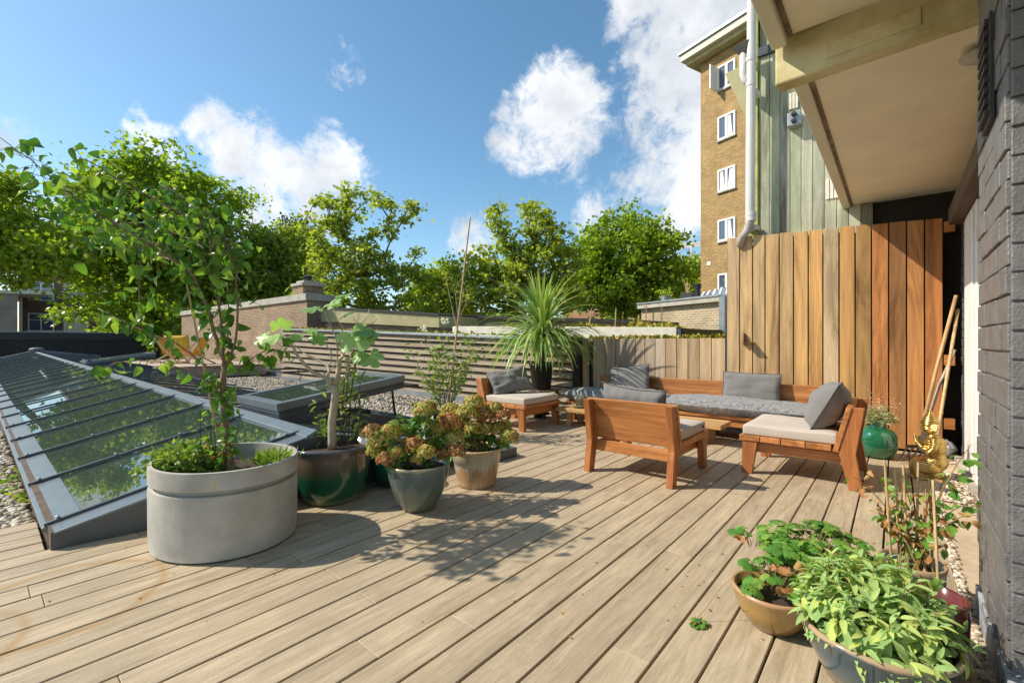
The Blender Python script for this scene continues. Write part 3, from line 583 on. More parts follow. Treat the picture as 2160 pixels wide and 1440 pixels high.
# sedum roof behind the louvre screen
t = thing('sedum_roof', 'flat roof of yellow green sedum with a pale fascia behind the low fence', 'green roof', (-5, 9.6, 0))
pa, pb = A(958, 688, 13.2), A(1427, 690, 9.3)
u = MB(); u.prism(*wallprism(pa, pb, pa.z - .33, pb.z - .24, pa.z, pb.z, Vector((-.2, .12, 0)))); u.build('fascia', M['pale'], t, bevel=.01)
u = MB(); q = [pa + Vector((-.1, .1, -.02)), pb + Vector((0, .1, -.02)), A(1522, 705, 10.2), A(1530, 686, 13), A(1345, 686, 13.5), A(900, 686, 15)]; zq = 1.2 + (720 - 688) * 9.3 / F
u.prism([Vector((p.x, p.y, pb.z - .16)) for p in q], (0, 0, .13)); u.build('planting_bed', M['moss'], t)
u = MB(); u.prism(*wallprism(pa + Vector((0, .3, 0)), pb + Vector((-.2, .3, 0)), -1, -1, pa.z - .34, pb.z - .25, Vector((-.2, .5, 0)))); u.build('wall', M['darkpaint'], t)
pts = [A(1428, 690, 9.3), A(1450, 691, 9.75), A(1475, 693, 10.1), A(1500, 697, 10.35), A(1517, 700, 10.45)]
u = MB(); ztop = pts[0].z
for i in range(4):
    a, b = pts[i], pts[i + 1]; za, zb = ztop - .01 * i, ztop - .01 * (i + 1)
    u.prism([Vector((a.x, a.y, za - .23)), Vector((b.x, b.y, zb - .22)), Vector((b.x, b.y, zb)), Vector((a.x, a.y, za))], (-.05, .12, 0))
u.build('curved_fascia', plain('brown_curved_fascia', (.34, .22, .10), .7, 0, .25, 3), t)
u = MB(); b = A(1436, 702, 9.15); u.tube([b + Vector((0, 0, -.25)), b + Vector((0, 0, .08))], .06, 10); u.build('gutter_outlet', M['anthra'], t)
# moss on the roofs: tufts
P = []
for i in range(9000):
    a = rng.uniform(0, 1); b = rng.uniform(0, 1) ** 1.5; p = pa.lerp(pb, a); p = p + Vector((-.25, 1, 0)).normalized() * (.12 + b * 4.6); P.append((p.x, p.y, ztop - .04 + rng.uniform(0, 1) ** 2 * (.10 + .07 * math.sin(a * 23) + .05 * math.sin(a * 61))))
for i in range(900):
    a = rng.uniform(0, 1); p = Vector((XL, 0, 0)).lerp(Vector((XR, 0, 0)), a); P.append((p.x, FY + .2 + rng.uniform(0, .25), 1.62 + (1.24 - 1.62) * a))
for i in range(500): P.append((rng.uniform(-4.1, -1.9), FY + .3 + rng.uniform(0, .3), 1.24))
P = np.array(P); Dn = rdir(len(P), 1.1); Dn[:, 2] = abs(Dn[:, 2])
tag(leaves('sedum', leafm('sedum_leaf', (.20, .26, .03), (.42, .40, .05), (.45, .22, .04), .2), None, P, Dn, rdir(len(P)), rng.uniform(.03, .095, len(P)), OVALF), 'yellow green and rusty sedum covering the flat roofs', 'sedum', kind='stuff')
for k, (px, py, h, cc) in enumerate(((1297, 688, 38, 'c'), (1312, 688, 30, 'g'), (1345, 686, 22, 'c'), (1361, 688, 50, 'o'), (1394, 688, 40, 'o'), (1243, 686, 22, 'c'), (1376, 686, 28, 'g'))):
    b = A(px, py, 10.8); u = MB(); top = b + Vector((.03, .0, h * 10.8 / F)); u.tube([b - Vector((0, 0, .05)), b.lerp(top, .5) + Vector((.01, 0, 0)), top], [.012, .01, .012], 5)
    for j in range(9): q = b.lerp(top, .35 + .07 * j); u.tube([q, q + Vector((random.uniform(-.03, .03), 0, .035))], [.007, .004], 4)
    v = u.build('seed_stalk', {'c': M['bamboo'], 'g': M['moss'], 'o': plain('rust_stalk', (.45, .2, .06))}[cc]); tag(v, ['tall pale straw stalk on the sedum roof, second from the left', 'green stalk on the sedum roof right beside the tall pale one', 'short straw stalk in the middle of the sedum roof', 'tallest rusty stalk in front of the left end of the brick annexe', 'rusty stalk in front of the middle of the brick annexe', 'straw stalk at the far left of the sedum roof by the yucca', 'short green stalk between the two rusty ones'][k], 'plant stalk', 'seed stalks on the sedum roof')
# dark parapet at the left end of the roof
t = thing('dark_parapet', 'dark brick parapet with a black metal cap at the far left end of the roof', 'wall', (-38, 0, 0))
u = MB(); u.box(-38.35, -38, -32, 7.44, -.6, 1.28); u.build('wall', M['brickdark'], t)
u = MB(); u.box(-38.45, -37.93, -32, 7.43, 1.282, 1.72); u.build('fascia', M['black'], t, bevel=.01)
u = MB(); u.box(-38.5, -37.9, -32, 7.42, 1.722, 1.76); u.build('cap', M['zinc'], t)
# wooden platform with deck chairs, yellow cushion
t = thing('sun_platform', 'raised wooden sun platform at the far end of the glass roof', 'platform', (-21, 5, 0))
u = MB(); u.box(-25.5, -18.3, 4.15, 7.2, -.05, .33); u.build('plinth', M['timber'], t, bevel=.01)
u = MB()
for k in range(20): u.box(-25.6 , -18.2, 4.1 + k * .155, 4.1 + k * .155 + .147, .334, .36)
u.build('boards', M['timber'], t)
def deckchair(p, rz, label):
    v = thing('deck_chair', label, 'deck chair', (0, 0, 0), 'deck chairs on the far platform'); wdt = .56; fr = M['bamboo']
    fa = [(0.55, 0, 0.0), (-.42, 0, .98)]; fb = [(-.60, 0, 0), (.50, 0, .52)]
    for s_ in (-1, 1):
        for q in (fa, fb): u = MB(); u.beam(Vector(q[0]) + Vector((0, s_ * wdt / 2, 0)), Vector(q[1]) + Vector((0, s_ * wdt / 2, 0)), .035, .05); u.build('side_rail', fr, v)
    for q in (fa[1], fb[1], fb[0], (.5, 0, .05)): u = MB(); u.beam(Vector(q) + Vector((0, -wdt / 2, 0)), Vector(q) + Vector((0, wdt / 2, 0)), .035, .035); u.build('crossbar', fr, v)
    u = MB(); pts = [Vector((-.42, 0, .98)), Vector((-.22, 0, .62)), Vector((-.02, 0, .33)), Vector((.22, 0, .28)), Vector((.50, 0, .54))]; wv = Vector((0, wdt / 2 - .03, 0))
    for a, b in zip(pts, pts[1:]): u.hexa([a - wv, a + wv, b + wv, b - wv, a - wv + Vector((0, 0, .012)), a + wv + Vector((0, 0, .012)), b + wv + Vector((0, 0, .012)), b - wv + Vector((0, 0, .012))])
    u.build('sling', M['yellow'], v, smooth=False); v.location = p; v.rotation_euler = (0, 0, rz)
deckchair(Vector((-21.3, 4.9, .362)), R(35), 'yellow canvas deck chair nearest the second roof vent'); deckchair(Vector((-20.0, 5.35, .362)), R(-140), 'yellow canvas deck chair nearest the brick stair house')
def cushion(w_, h_, th, nx=22, ny=16, wr=.010, seed=1, pinch=.05, sag=0, ex=.42):
    """soft cushion standing in x (width) and z (height), thickness along y"""
    rr = np.random.default_rng(seed); k = MB(); ph = rr.uniform(0, 6, 8); V0 = []
    for side in (-1, 1):
        for j in range(ny + 1):
            for i in range(nx + 1):
                u_ = 2 * i / nx - 1; v_ = 2 * j / ny - 1; e = (max(1 - abs(u_) ** 2.6, 0) * max(1 - abs(v_) ** 2.6, 0)) ** ex
                px = u_ * w_ / 2 * (1 - pinch * (1 - v_ * v_) * abs(u_) * .6); pz = v_ * h_ / 2 * (1 - pinch * (1 - u_ * u_) * abs(v_))
                ed = max(abs(u_), abs(v_)) ** 3
                wk = wr * (2.2 * mnoise.noise(Vector((u_ * 1.3 + ph[0], v_ * 1.8 + ph[1], side * .7))) + 1.1 * mnoise.noise(Vector((u_ * 2.2 - v_ * 1.5 + ph[2], v_ * 5 + u_ * 2, ph[3]))) + .7 * ed * math.sin(17 * (u_ if abs(v_) > abs(u_) else v_) + ph[2] + 3 * u_ * v_))
                y = side * (th / 2 * e + wk * (e > .02) * min(1, e * 2)); V0.append((px, y, pz + sag * (1 - v_) * u_ * u_))
    n = (nx + 1) * (ny + 1); fs = []
    for side in (0, 1):
        for j in range(ny):
            for i in range(nx):
                a = side * n + j * (nx + 1) + i; q = (a, a + 1, a + nx + 2, a + nx + 1); fs.append(q if side == 0 else q[::-1])
    k.add(V0, fs); bd = [V0[j] for j in [i for i in range(nx + 1)] + [(j + 1) * (nx + 1) - 1 for j in range(1, ny + 1)] + [ny * (nx + 1) + i for i in range(nx - 1, -1, -1)] + [j * (nx + 1) for j in range(ny - 1, -1, -1)]]
    return k, bd
def place(mb, loc, rot):
    m_ = Matrix.Translation(Vector(loc)) @ rot.to_4x4(); mb.v = [tuple(m_ @ Vector(v)) for v in mb.v]; return mb
from mathutils import Euler
def pillow(name, label, w_, h_, th, loc, rot, m_=None, seed=1, group='charcoal back pillows', wr=.010, pinch=.05):
    rot = Euler(rot).to_matrix(); k, bd = cushion(w_, h_, th, seed=seed, wr=wr, pinch=pinch); t_ = thing(name, label, 'pillow', loc, group)
    place(k, loc, rot).build('cover', m_ or M['pillow'], t_, smooth=True)
    u = MB(); bd = [(x * 1.008, 0, z * 1.01) for x, y, z in bd]; u.tube(bd, .0055, 6); place(u, loc, rot).build('piping', bpy.data.materials.get('piping') or plain('piping', (.10, .095, .09), .8), t_, smooth=True)
    return t_
p = onX(392, 716, -29.6); pillow('bench_cushion', 'mustard yellow cushion leaning on the dark parapet beside the brick stair house', 1.05, .85, .28, A(374, 727, 19.5), (R(12), 0, TH), M['yellow2'], 5, None)

# ---------------------------------------------------------------- the house on the right
t = thing('brick_house', 'house wall of dark painted brick at the right with cream balcony slabs above', 'building', (.5, 3, 0))
WX = .285
def bricks(nm, origin, along, out, length, z0, z1, bl=.235, bh=.095, first=0, seed=1):
    """painted brickwork laid brick by brick"""
    rr = random.Random(seed); u = MB(); z = z0; row = 0; along = Vector(along); out = Vector(out)
    while z < z1:
        x = -(row % 2) * bl / 2 - first
        while x < length:
            a = max(x, 0) + .0035; b = min(x + bl, length) - .0035
            if b - a > .02:
                o_ = rr.uniform(0, .008) + .003; p = Vector(origin) + along * a; q = Vector(origin) + along * b; za, zb = z + rr.uniform(.002, .005), z + bh - rr.uniform(.002, .005)
                k = [p - out * .03, q - out * .03, q + out * (o_ + rr.uniform(-.002, .002)), p + out * o_]
                if along.cross(out).z < 0: k = k[::-1]
                u.hexa([(v.x, v.y, za) for v in k] + [(v.x, v.y, zb) for v in k])
            x += bl
        z += bh; row += 1
    return u.build(nm, M['darkpaint'], t, bevel=.0035, bseg=2)
PY0, PY1 = 2.2, 2.89
u = MB(); u.box(WX + .004, 4.5, PY0 + .004, PY1, -.1, 3.6); u.build('brick_core', M['darkpaint'], t)
bricks('brick_face', (WX, PY0 + .0, 0), (0, 1, 0), (-1, 0, 0), PY1 - PY0, .12, 3.3, seed=1)
bricks('brick_return', (WX, PY0, 0), (1, 0, 0), (0, -1, 0), 1.3, 0, 3.3, bl=.30, first=.08, seed=2)
u = MB(); u.box(WX - .014, WX + .03, PY0 - .3, PY1, .0, .12); u.build('plinth_strip', plain('chipped_plinth', (.42, .45, .48), .6, 0, .3, 14, .2, c2=(.12, .12, .12)), t, bevel=.003)
RX = .54
u = MB(); u.box(RX, 4.5, PY1 + .001, 9.5, -.1, 2.8); u.build('recess_wall', M['darkpaint'], t)
bricks('recess_brickwork', (RX - .004, 6.01, 0), (0, 1, 0), (-1, 0, 0), 1.8, 0, 2.75, seed=5)
u = MB(); u.box(RX - .045, RX - .005, 5.2, 6.0, .02, 2.35); u.box(RX - .06, RX - .046, 5.35, 5.88, .1, 2.3); u.build('door_frame', M['white'], t, bevel=.006)
u = MB(); u.box(RX - .09, RX - .01, 5.0, 6.4, -.0, .05); u.build('sill', M['stone'], t, bevel=.005)
u = MB(); u.box(RX - .14, RX - .006, 4.2, 6.3, 2.36, 2.52); u.build('blind_box', plain('blind_box', (.11, .08, .055), .6), t, bevel=.01)
u = MB(); u.box(-.47, .9, 7.0, 7.4, 0, 2.9); u.build('rear_wall', M['darkpaint'], t)
bricks('rear_brickwork', (-.47, 7.0, 0), (1, 0, 0), (0, -1, 0), 1.1, 2.38, 2.82, seed=7)
# balcony slabs
zS = 2.80
a1, a2 = G(1665, 183, zS), G(1785, 442, zS); b1_, b2_ = G(1692, 178, zS), G(1800, 440, zS)
eX = -.49
s1 = MB(); s1.box(eX, 3.5, 3.28, 6.98, zS + .03, zS + .22); s1.build('balcony_slab', M['soffit'], t, bevel=.006)
s1 = MB(); s1.box(eX - .004, eX + .075, 3.281, 6.975, zS, zS + .24); s1.build('slab_rim', M['cream'], t, bevel=.008)
s1 = MB(); s1.box(eX + .0765, eX + .10, 3.281, 6.97, zS + .022, zS + .0285); s1.build('drip_groove', plain('brown_groove', (.30, .22, .13), .9, 0, .4, 9), t)  # groove drawn as a thin strip in a darker brown than the slab
# cross beam, slightly skewed to the boards
A_, B_ = Vector((-.575, 3.24, 0)), Vector((3.2, 2.95, 0)); dv = (B_ - A_).normalized(); nv = Vector((dv.y, -dv.x, 0))   # nv points to the camera side
mouldy = plain('weathered_cream_beam', (.62, .55, .32), .8, 0, .22, 3.2, .25, c2=(.40, .33, .13))
u = MB(); P_ = [A_ + nv * .02, B_ + nv * .02, B_ - nv * .10, A_ - nv * .10]; P_ = P_[::-1] if (B_ - A_).cross(-nv).z < 0 else P_
u.hexa([(p.x, p.y, zS - .012) for p in P_] + [(p.x, p.y, zS + .36) for p in P_]); u.build('cross_beam', mouldy, t, bevel=.012)
u = MB(); q0, q1 = A_ + dv * .26 + nv * .0225, A_ + dv * .68 + nv * .0225; u.beam((q0.x, q0.y, zS + .085), (q1.x, q1.y, zS + .085), .012, .095); u.build('beam_panel', mouldy, t, bevel=.004)
s2 = MB(); s2.box(-.57, 3.5, -2.5, 3.19, 3.05, 3.25); s2.build('near_slab', M['soffit'], t, bevel=.006)
s2 = MB(); s2.box(-.585, -.50, -2.5, 3.18, 2.985, 3.28); s2.build('near_slab_rim', M['cream'], t, bevel=.01)
s2 = MB(); s2.box(-.498, -.475, -2.5, 3.18, 3.035, 3.048); s2.build('drip_groove', bpy.data.materials['brown_groove'], t)
L0 = onY(2048, 124, 3.6); v = thing('wall_lamp', 'round cream wall lamp at the corner under the balcony slab', 'lamp', L0)
u = MB(); u.lathe([(.0, .0), (.05, .008), (.078, .025), (.08, .04), (.03, .075)], L0 + Vector((.03, 0, -.03)), 28); u.build('shade', M['concrete'], v, smooth=True)
u = MB(); u.beam(L0 + Vector((.05, 0, .07)), L0 + Vector((.4, -.3, .07)), .03, .03); u.build('arm', M['cream'], v)
p = onX(2066, 225, WX); v = tag(MB().box(WX - .022, WX - .006, 2.42, 2.62, 2.02, 2.42).build('air_vent', M['steel'], None, bevel=.003), 'dark rectangular air vent on the painted brick corner', 'vent')
for k in range(9):
    MB().box(WX - .034, WX - .023, 2.43, 2.61, 2.04 + k * .042, 2.062 + k * .042).build('slat', M['steel'], v)

# ---------------------------------------------------------------- green clad gable behind the fence
CY = 6.78
t = thing('clad_building', 'building clad in upright mossy green boards behind the tall fence', 'building', (-.6, CY, 0))
bx = [onY(px, 400, CY).x for px in (1601, 1623, 1645, 1667, 1690, 1714, 1739, 1765, 1790, 1816, 1842)]
u = MB(); rd = random.Random(4)
for i in range(10):
    u.col = rd.choice([(1, 1, 1), (.92, .96, .88), (1.08, 1.06, 1.03), (.86, .9, .8)]); zb_ = 2.50 - i * .006
    u.box(bx[i] + .0025, bx[i + 1] - .0025, CY + rd.uniform(-.003, .003), CY + .03, zb_, 4.98); 
    u.box(bx[i] + .0025, bx[i + 1] - .0025, CY + .045, CY + .07, 5.1, 7.2)
u.build('boards', M['clad'], t, bevel=.003, bseg=1)
u = MB(); u.box(bx[0] - .02, 1.5, CY + .072, CY + 5, -1, 7.2); u.build('wall', bpy.data.materials['dark_backing'], t)
u = MB(); u.box(bx[0] - .13, bx[0] - .01, CY - .03, CY + .02, 2.4, 7.2); u.build('corner_board', plain('mossy_trim', (.47, .47, .14), .8, 0, .3, 5, .2, c2=(.25, .28, .10)), t, bevel=.004)
u = MB(); u.box(bx[0] - .01, 1.2, CY - .04, CY + .04, 4.985, 5.1); u.build('metal_drip', M['anthra'], t, bevel=.004)
u = MB(); u.hexa([(bx[0] - .1, CY - .06, 2.56), (bx[8], CY - .06, 2.50), (bx[8], CY + .0, 2.50), (bx[0] - .1, CY + .0, 2.56), (bx[0] - .1, CY - .06, 2.60), (bx[8], CY - .06, 2.535), (bx[8], CY + .0, 2.55), (bx[0] - .1, CY + .0, 2.62)]); u.build('bottom_trim', bpy.data.materials['mossy_trim'], t, bevel=.003)
for (px0, px1, y0, y1) in ((1664, 1684, 192, 232), (1741, 1768, 373, 421)):
    p0, p1 = onY(px0, y1, CY - .015), onY(px1, y0, CY - .015); u = MB()
    for k in range(3): u.box(p0.x + (p1.x - p0.x) * (k / 3 + .03), p0.x + (p1.x - p0.x) * (k / 3 + .30), CY - .018, CY - .005, p0.z, p1.z)
    u.build('grille', M['pale'], t, bevel=.002)
p0, p1 = onY(1661, 268, CY - .12), onY(1690, 232, CY - .12)
v = tag(MB().box(p0.x, p1.x, CY - .13, CY - .004, p0.z, p1.z).build('junction_box', M['zinc'], None, bevel=.008), 'grey metal box with two dark knobs on the green boards', 'metal box')
for zz in (.28, .78): u = MB(); c = Vector((p0.x + .5 * (p1.x - p0.x), CY - .132, p0.z + zz * (p1.z - p0.z))); u.tube([c, c + Vector((0, -.03, 0)), c + Vector((0.0, -.055, .0))], [.03, .03, .02], 12); u.build('knob', M['steel'], v)
# drainpipe
t = thing('drainpipe', 'tall grey drainpipe with an elbow running down beside the green boards', 'pipe', onY(1583, 500, 6.55)); YP = 6.55
def pp(px, py, dy=0): return onY(px, py, YP + dy)
u = MB(); u.tube([pp(1586, -60), pp(1585, 100), pp(1583, 300), pp(1582, 462)], .056, 20); u.build('downpipe', M['pipe'], t, smooth=False)
u = MB(); u.tube([pp(1582, 460), pp(1581, 474), pp(1576, 486), pp(1564, 502), pp(1562, 520, .05)], [.056, .056, .052, .045, .045], 20); u.build('shoe', plain('darker_pipe', (.42, .40, .36), .5, 0, .15, 7), t, smooth=True)
for py in (126, 178, 452, 462):
    u = MB(); c = pp(1584, py); u.lathe([(.058, -.03), (.063, -.028), (.063, .028), (.058, .03)], c, 24); u.build('collar', M['pipe'], t)
u = MB(); u.tube([pp(1567, 108), pp(1567, 158), pp(1570, 168), pp(1583, 180)], [.042] * 4, 16); u.build('branch_pipe', M['pipe'], t, smooth=True)
u = MB(); c = pp(1567, 112); u.add([c + Vector((-.11, -.06, .09)), c + Vector((.09, -.06, .12)), c + Vector((.09, .08, .12)), c + Vector((-.11, .08, .09)), c + Vector((-.04, -.04, -.02)), c + Vector((.04, -.04, -.02)), c + Vector((.04, .05, -.02)), c + Vector((-.04, .05, -.02))], [(0, 1, 2, 3), (4, 7, 6, 5), (0, 4, 5, 1), (1, 5, 6, 2), (2, 6, 7, 3), (3, 7, 4, 0)]); u.build('hopper', M['steel'], t, bevel=.006)
for py in (195, 480): u = MB(); c = pp(1574, py); u.box(c.x - .0, c.x + .12, YP + .03, CY - .03, c.z - .03, c.z + .03); u.build('bracket', M['pipe'], t)
q = [A(1530, 160, 8.2), A(1577, 128, 7.4), A(1578, 180, 7.4), A(1578, 262, 7.4)]
u = MB(); u.prism([A(1528, 156, 8.6), A(1566, 138, 7.6), A(1579, 150, 7.3), A(1579, 262, 7.3)], (.35, .6, .15)); v = u.build('oriel_soffit', plain('olive_soffit', (.33, .30, .15), .8), None, bevel=.01); tag(v, 'olive sloping soffit of a roof edge left of the drainpipe', 'roof edge')

# ---------------------------------------------------------------- apartment tower
P0 = A(1478, 700, 25); tdv = W(-.517, .856).normalized(); edv = -tdv; DEP = Vector((edv.y, -edv.x, 0))
DEP = DEP if DEP.dot(Vector((-sT, cT, 0))) > 0 else -DEP
t = thing('apartment_tower', 'tall yellow brick apartment block with white windows and a pale eave', 'building', (P0.x, P0.y, -7))
TZ = EYE + (720 - 136) * 25 / F
def tp(sx, z, out=0): p = P0 + edv * sx - DEP * out; return Vector((p.x, p.y, z))
u = MB(); u.prism([tp(0, -7), tp(9, -7), tp(9, TZ), tp(0, TZ)], DEP * 9); u.build('wall', M['brickY'], t)
u = MB(); u.prism([tp(-.75, TZ + .25, .75), tp(9, TZ + .25, .75), tp(9, TZ + .62, .75), tp(-.75, TZ + .62, .75)], DEP * 11); u.build('eave', M['cream'], t, bevel=.02)
u = MB(); u.prism([tp(-.55, TZ + .02, .5), tp(9, TZ + .02, .5), tp(9, TZ + .26, .5), tp(-.55, TZ + .26, .5)], DEP * 11); u.build('eave_soffit', M['beige'], t)
u = MB(); u.prism([tp(-.85, TZ + .63, .85), tp(9, TZ + .63, .85), tp(9, TZ + .75, .85), tp(-.85, TZ + .75, .85)], DEP * 11.5); u.build('roof_edge', M['zinc'], t)
def sx_of(px):
    lo, hi = 0, 9
    for _ in range(40):
        m_ = (lo + hi) / 2; p = P0 + edv * m_; l = p.x * cT + p.y * sT; d_ = -p.x * sT + p.y * cT
        if 1080 + F * l / d_ < px: lo = m_
        else: hi = m_
    return lo
def zat(px, py): s_ = sx_of(px); p = P0 + edv * s_; d_ = -p.x * sT + p.y * cT; return EYE - (py - 720) * d_ / F
xa, xb = sx_of(1515), sx_of(1552)
for k, (yt, yb, px) in enumerate(((122, 175, 1552), (232, 283, 1552), (347, 395, 1552), (456, 503, 1552), (573, 612, 1552))):
    z1, z0 = zat(1552, yt), zat(1552, yb); fr = MB(); wd = .09
    for (a, b, c, d_) in ((xa, xb, z0, z0 + wd), (xa, xb, z1 - wd, z1), (xa, xa + wd, z0 + wd, z1 - wd), (xb - wd, xb, z0 + wd, z1 - wd), ((xa + xb) / 2 - .07, (xa + xb) / 2 + .07, z0 + wd, z1 - wd)):
        fr.prism([tp(a, c, .06), tp(b, c, .06), tp(b, d_, .06), tp(a, d_, .06)], DEP * .1)
    f_ = fr.build('window', M['white'], t)
    fr = MB(); fr.prism([tp(xa + .02, z0 + .02, .02), tp(xb - .02, z0 + .02, .02), tp(xb - .02, z1 - .02, .02), tp(xa + .02, z1 - .02, .02)], DEP * .03); fr.build('pane', M['wglass'], f_)
    if k in (1, 2, 3):
        fr = MB(); cw = .28; x0 = xa + (.12 if k == 2 else .55 * (xb - xa)); zz = z1 - .12
        fr.prism([tp(x0, z0 + .12, .03), tp(x0 + cw, z0 + .12, .03), tp(x0 + cw * .6, zz, .03), tp(x0 + .03, zz, .03)], DEP * .008)
        if k == 2: fr.prism([tp(xb - .15 - cw, z0 + .12, .03), tp(xb - .12, z0 + .12, .03), tp(xb - .14, zz, .03), tp(xb - .2 - cw * .4, zz, .03)], DEP * .008)
        fr.build('curtain', M['white'], f_)
    if k == 0:
        fr = MB(); fr.prism([tp(xa, z0 + .02, .1), tp(xa, z1, .1), tp(xa - .06, z1, .1), tp(xa - .06, z0, .1)], -DEP * .55 ); fr.build('open_sash', M['white'], f_)
    fr = MB(); fr.prism([tp(xa - .04, z0 - .08, .1), tp(xb + .04, z0 - .08, .1), tp(xb + .04, z0 - .005, .1), tp(xa - .04, z0 - .005, .1)], DEP * .1); fr.build('sill', M['stone'], f_)
z1 = zat(1495, 552); u = MB(); x0 = sx_of(1492); u.prism([tp(x0, z1 - .2, .03), tp(x0 + .22, z1 - .2, .03), tp(x0 + .22, z1, .03), tp(x0, z1, .03)], DEP * .05); u.build('wall_vent', M['white'], t)
# brick annexe at its foot
t = thing('brick_annexe', 'low tan brick annexe with a flat roof in front of the apartment tower', 'building', A(1440, 700, 15))
pa, pb = A(1353, 640, 16.8), A(1527, 636, 13.6); up_ = Vector((.3, 4, 0)); zt = EYE + (720 - 637) * 15.6 / F
u = MB(); u.prism([Vector((p.x, p.y, z)) for p, z in ((pa, -7), (pb, -7), (pb, zt - .16), (pa, zt - .16))], up_); u.build('wall', M['brickT'], t)
off = Vector((-.25, -.35, 0)) * .4
u = MB(); u.prism([Vector((p.x, p.y, z)) + off for p, z in ((pa, zt - .158), (pb, zt - .158), (pb, zt), (pa, zt))], up_); u.build('fascia', M['stone'], t, bevel=.01)
u = MB(); u.prism([Vector((p.x, p.y, z)) + off * 1.2 for p, z in ((pa, zt + .001), (pb, zt + .001), (pb, zt + .06), (pa, zt + .06))], up_); u.build('roof_edge', M['zinc'], t)
u = MB(); b = A(1521, 650, 13.4); u.box(b.x - .03, b.x + .12, b.y - .1, b.y, EYE, zt - .02); u.build('downpipe', M['zinc'], t)
p = A(1472, 634, 15.2); p.z = zt; v = thing('flue_pipe', 'black flue pipe with a ribbed cap on the annexe roof', 'flue', p)
u = MB(); u.lathe([(.09, 0), (.09, .42)], p, 14); u.build('pipe', M['black'], v)
u = MB(); u.lathe([(.12, .42), (.12, .47), (.09, .48), (.09, .5), (.12, .51), (.12, .56), (.06, .58)], p, 14); u.build('cap', M['black'], v)
p = A(1404, 636, 16.3); p.z = zt + .06; v = thing('grey_bowl_planter', 'round grey planter with a small shrub on the annexe roof', 'planter', p)
u = MB(); u.lathe([(.14, 0), (.2, .22), (.18, .22), (.17, .18)], p, 20); u.build('bowl', M['zinc'], v)
P = p + Vector((0, 0, .25)); pts = np.array([(P.x, P.y, P.z)] * 160) + rng.normal(0, .09, (160, 3)); leaves('foliage', M['lfB'], v, pts, rdir(160, .8), rdir(160), rng.uniform(.04, .1, 160), OVALF)
p = A(1452, 635, 15.7); p.z = zt + .06; v = thing('square_planter', 'square dark grey planter with bare stalks on the annexe roof', 'planter', p)
u = MB(); u.box(p.x - .2, p.x + .2, p.y - .2, p.y + .2, p.z, p.z + .26); u.build('box', M['steel'], v, bevel=.01)
u = MB()
for k in range(6): a = p + Vector((random.uniform(-.1, .1), random.uniform(-.1, .1), .22)); u.tube([a, a + Vector((random.uniform(-.25, .1), 0, random.uniform(.3, .6)))], [.015, .008], 5)
u.build('stalks', M['bamboo'], v)
t = thing('glass_lean_to', 'small glass lean-to roof with white bars at the foot of the tower', 'glass roof', A(1500, 636, 14.5))
u0, u1 = A(1476, 632, 15.4), A(1532, 630, 13.9); w0, w1 = A(1486, 624, 16.4), A(1536, 614, 14.6); zz = zt + .05; w0.z = w1.z = zz + .35; u0.z = u1.z = zz + .02
u = MB(); u.quad(u0, u1, w1, w0); u.build('pane', M['wglass'], t)
for k in range(5): u = MB(); u.beam(u0.lerp(u1, k / 4) + Vector((0, 0, .02)), w0.lerp(w1, k / 4) + Vector((0, 0, .02)), .06, .05); u.build('bar', M['white'], t)

# ---------------------------------------------------------------- far houses
def houseblock(nm, label, a, b, z0, z1, dvec, mt, rows, cols_, ww, wh, roofm=None, rail=False, frame=.08):
    v = thing(nm, label, 'building', (a.x, a.y, z0)); u = MB(); u.prism([Vector((a.x, a.y, z0)), Vector((b.x, b.y, z0)), Vector((b.x, b.y, z1)), Vector((a.x, a.y, z1))], dvec); u.build('wall', mt, v)
    L_ = (Vector((b.x, b.y, 0)) - Vector((a.x, a.y, 0))).length; e = (Vector((b.x, b.y, 0)) - Vector((a.x, a.y, 0))).normalized(); n_ = -dvec.normalized()
    def q(s_, z, o=0): p_ = Vector((a.x, a.y, 0)) + e * s_ + n_ * o; return Vector((p_.x, p_.y, z))
    for zz in rows:
        for c in cols_:
            f = MB(); s_ = c * L_
            for (x0, x1, y0, y1) in ((0, ww, 0, frame), (0, ww, wh - frame, wh), (0, frame, frame, wh - frame), (ww - frame, ww, frame, wh - frame), (ww / 2 - frame / 2, ww / 2 + frame / 2, frame, wh - frame), (frame, ww / 2 - frame / 2, wh * .62, wh * .62 + frame * .7), (ww / 2 + frame / 2, ww - frame, wh * .62, wh * .62 + frame * .7)):
                f.prism([q(s_ + x0, zz + y0, .04), q(s_ + x1, zz + y0, .04), q(s_ + x1, zz + y1, .04), q(s_ + x0, zz + y1, .04)], -n_ * .08)
            fo = f.build('window', M['white'], v); f = MB(); f.prism([q(s_ + .02, zz + .02, .02), q(s_ + ww - .02, zz + .02, .02), q(s_ + ww - .02, zz + wh - .02, .02), q(s_ + .02, zz + wh - .02, .02)], -n_ * .02); f.build('pane', M['wglass'], fo)
    if roofm:
        u = MB(); h = 4.0; o_ = .5
        A1, B1 = q(-o_, z1, o_), q(L_ + o_, z1, o_); A2, B2 = q(-o_, z1, 0) + dvec + dvec.normalized() * o_, q(L_ + o_, z1, 0) + dvec + dvec.normalized() * o_; r1, r2 = A1.lerp(A2, .5) + Vector((0, 0, h)), B1.lerp(B2, .5) + Vector((0, 0, h))
        u.add([A1, B1, B2, A2, r1, r2], [(0, 1, 5, 4), (2, 3, 4, 5), (0, 4, 3), (1, 2, 5), (3, 2, 1, 0)]); u.build('roof', roofm, v)
    return v, q
v, q = houseblock('brick_townhouse', 'dark brick town house with white windows and a tiled roof behind the left trees', A(40, 700, 46), A(330, 700, 52), -7, 9.5, W(-2, 9), M['brickH'], (2.2, 5.4), (.06, .30, .55, .8), 1.9, 1.9, M['roof'])
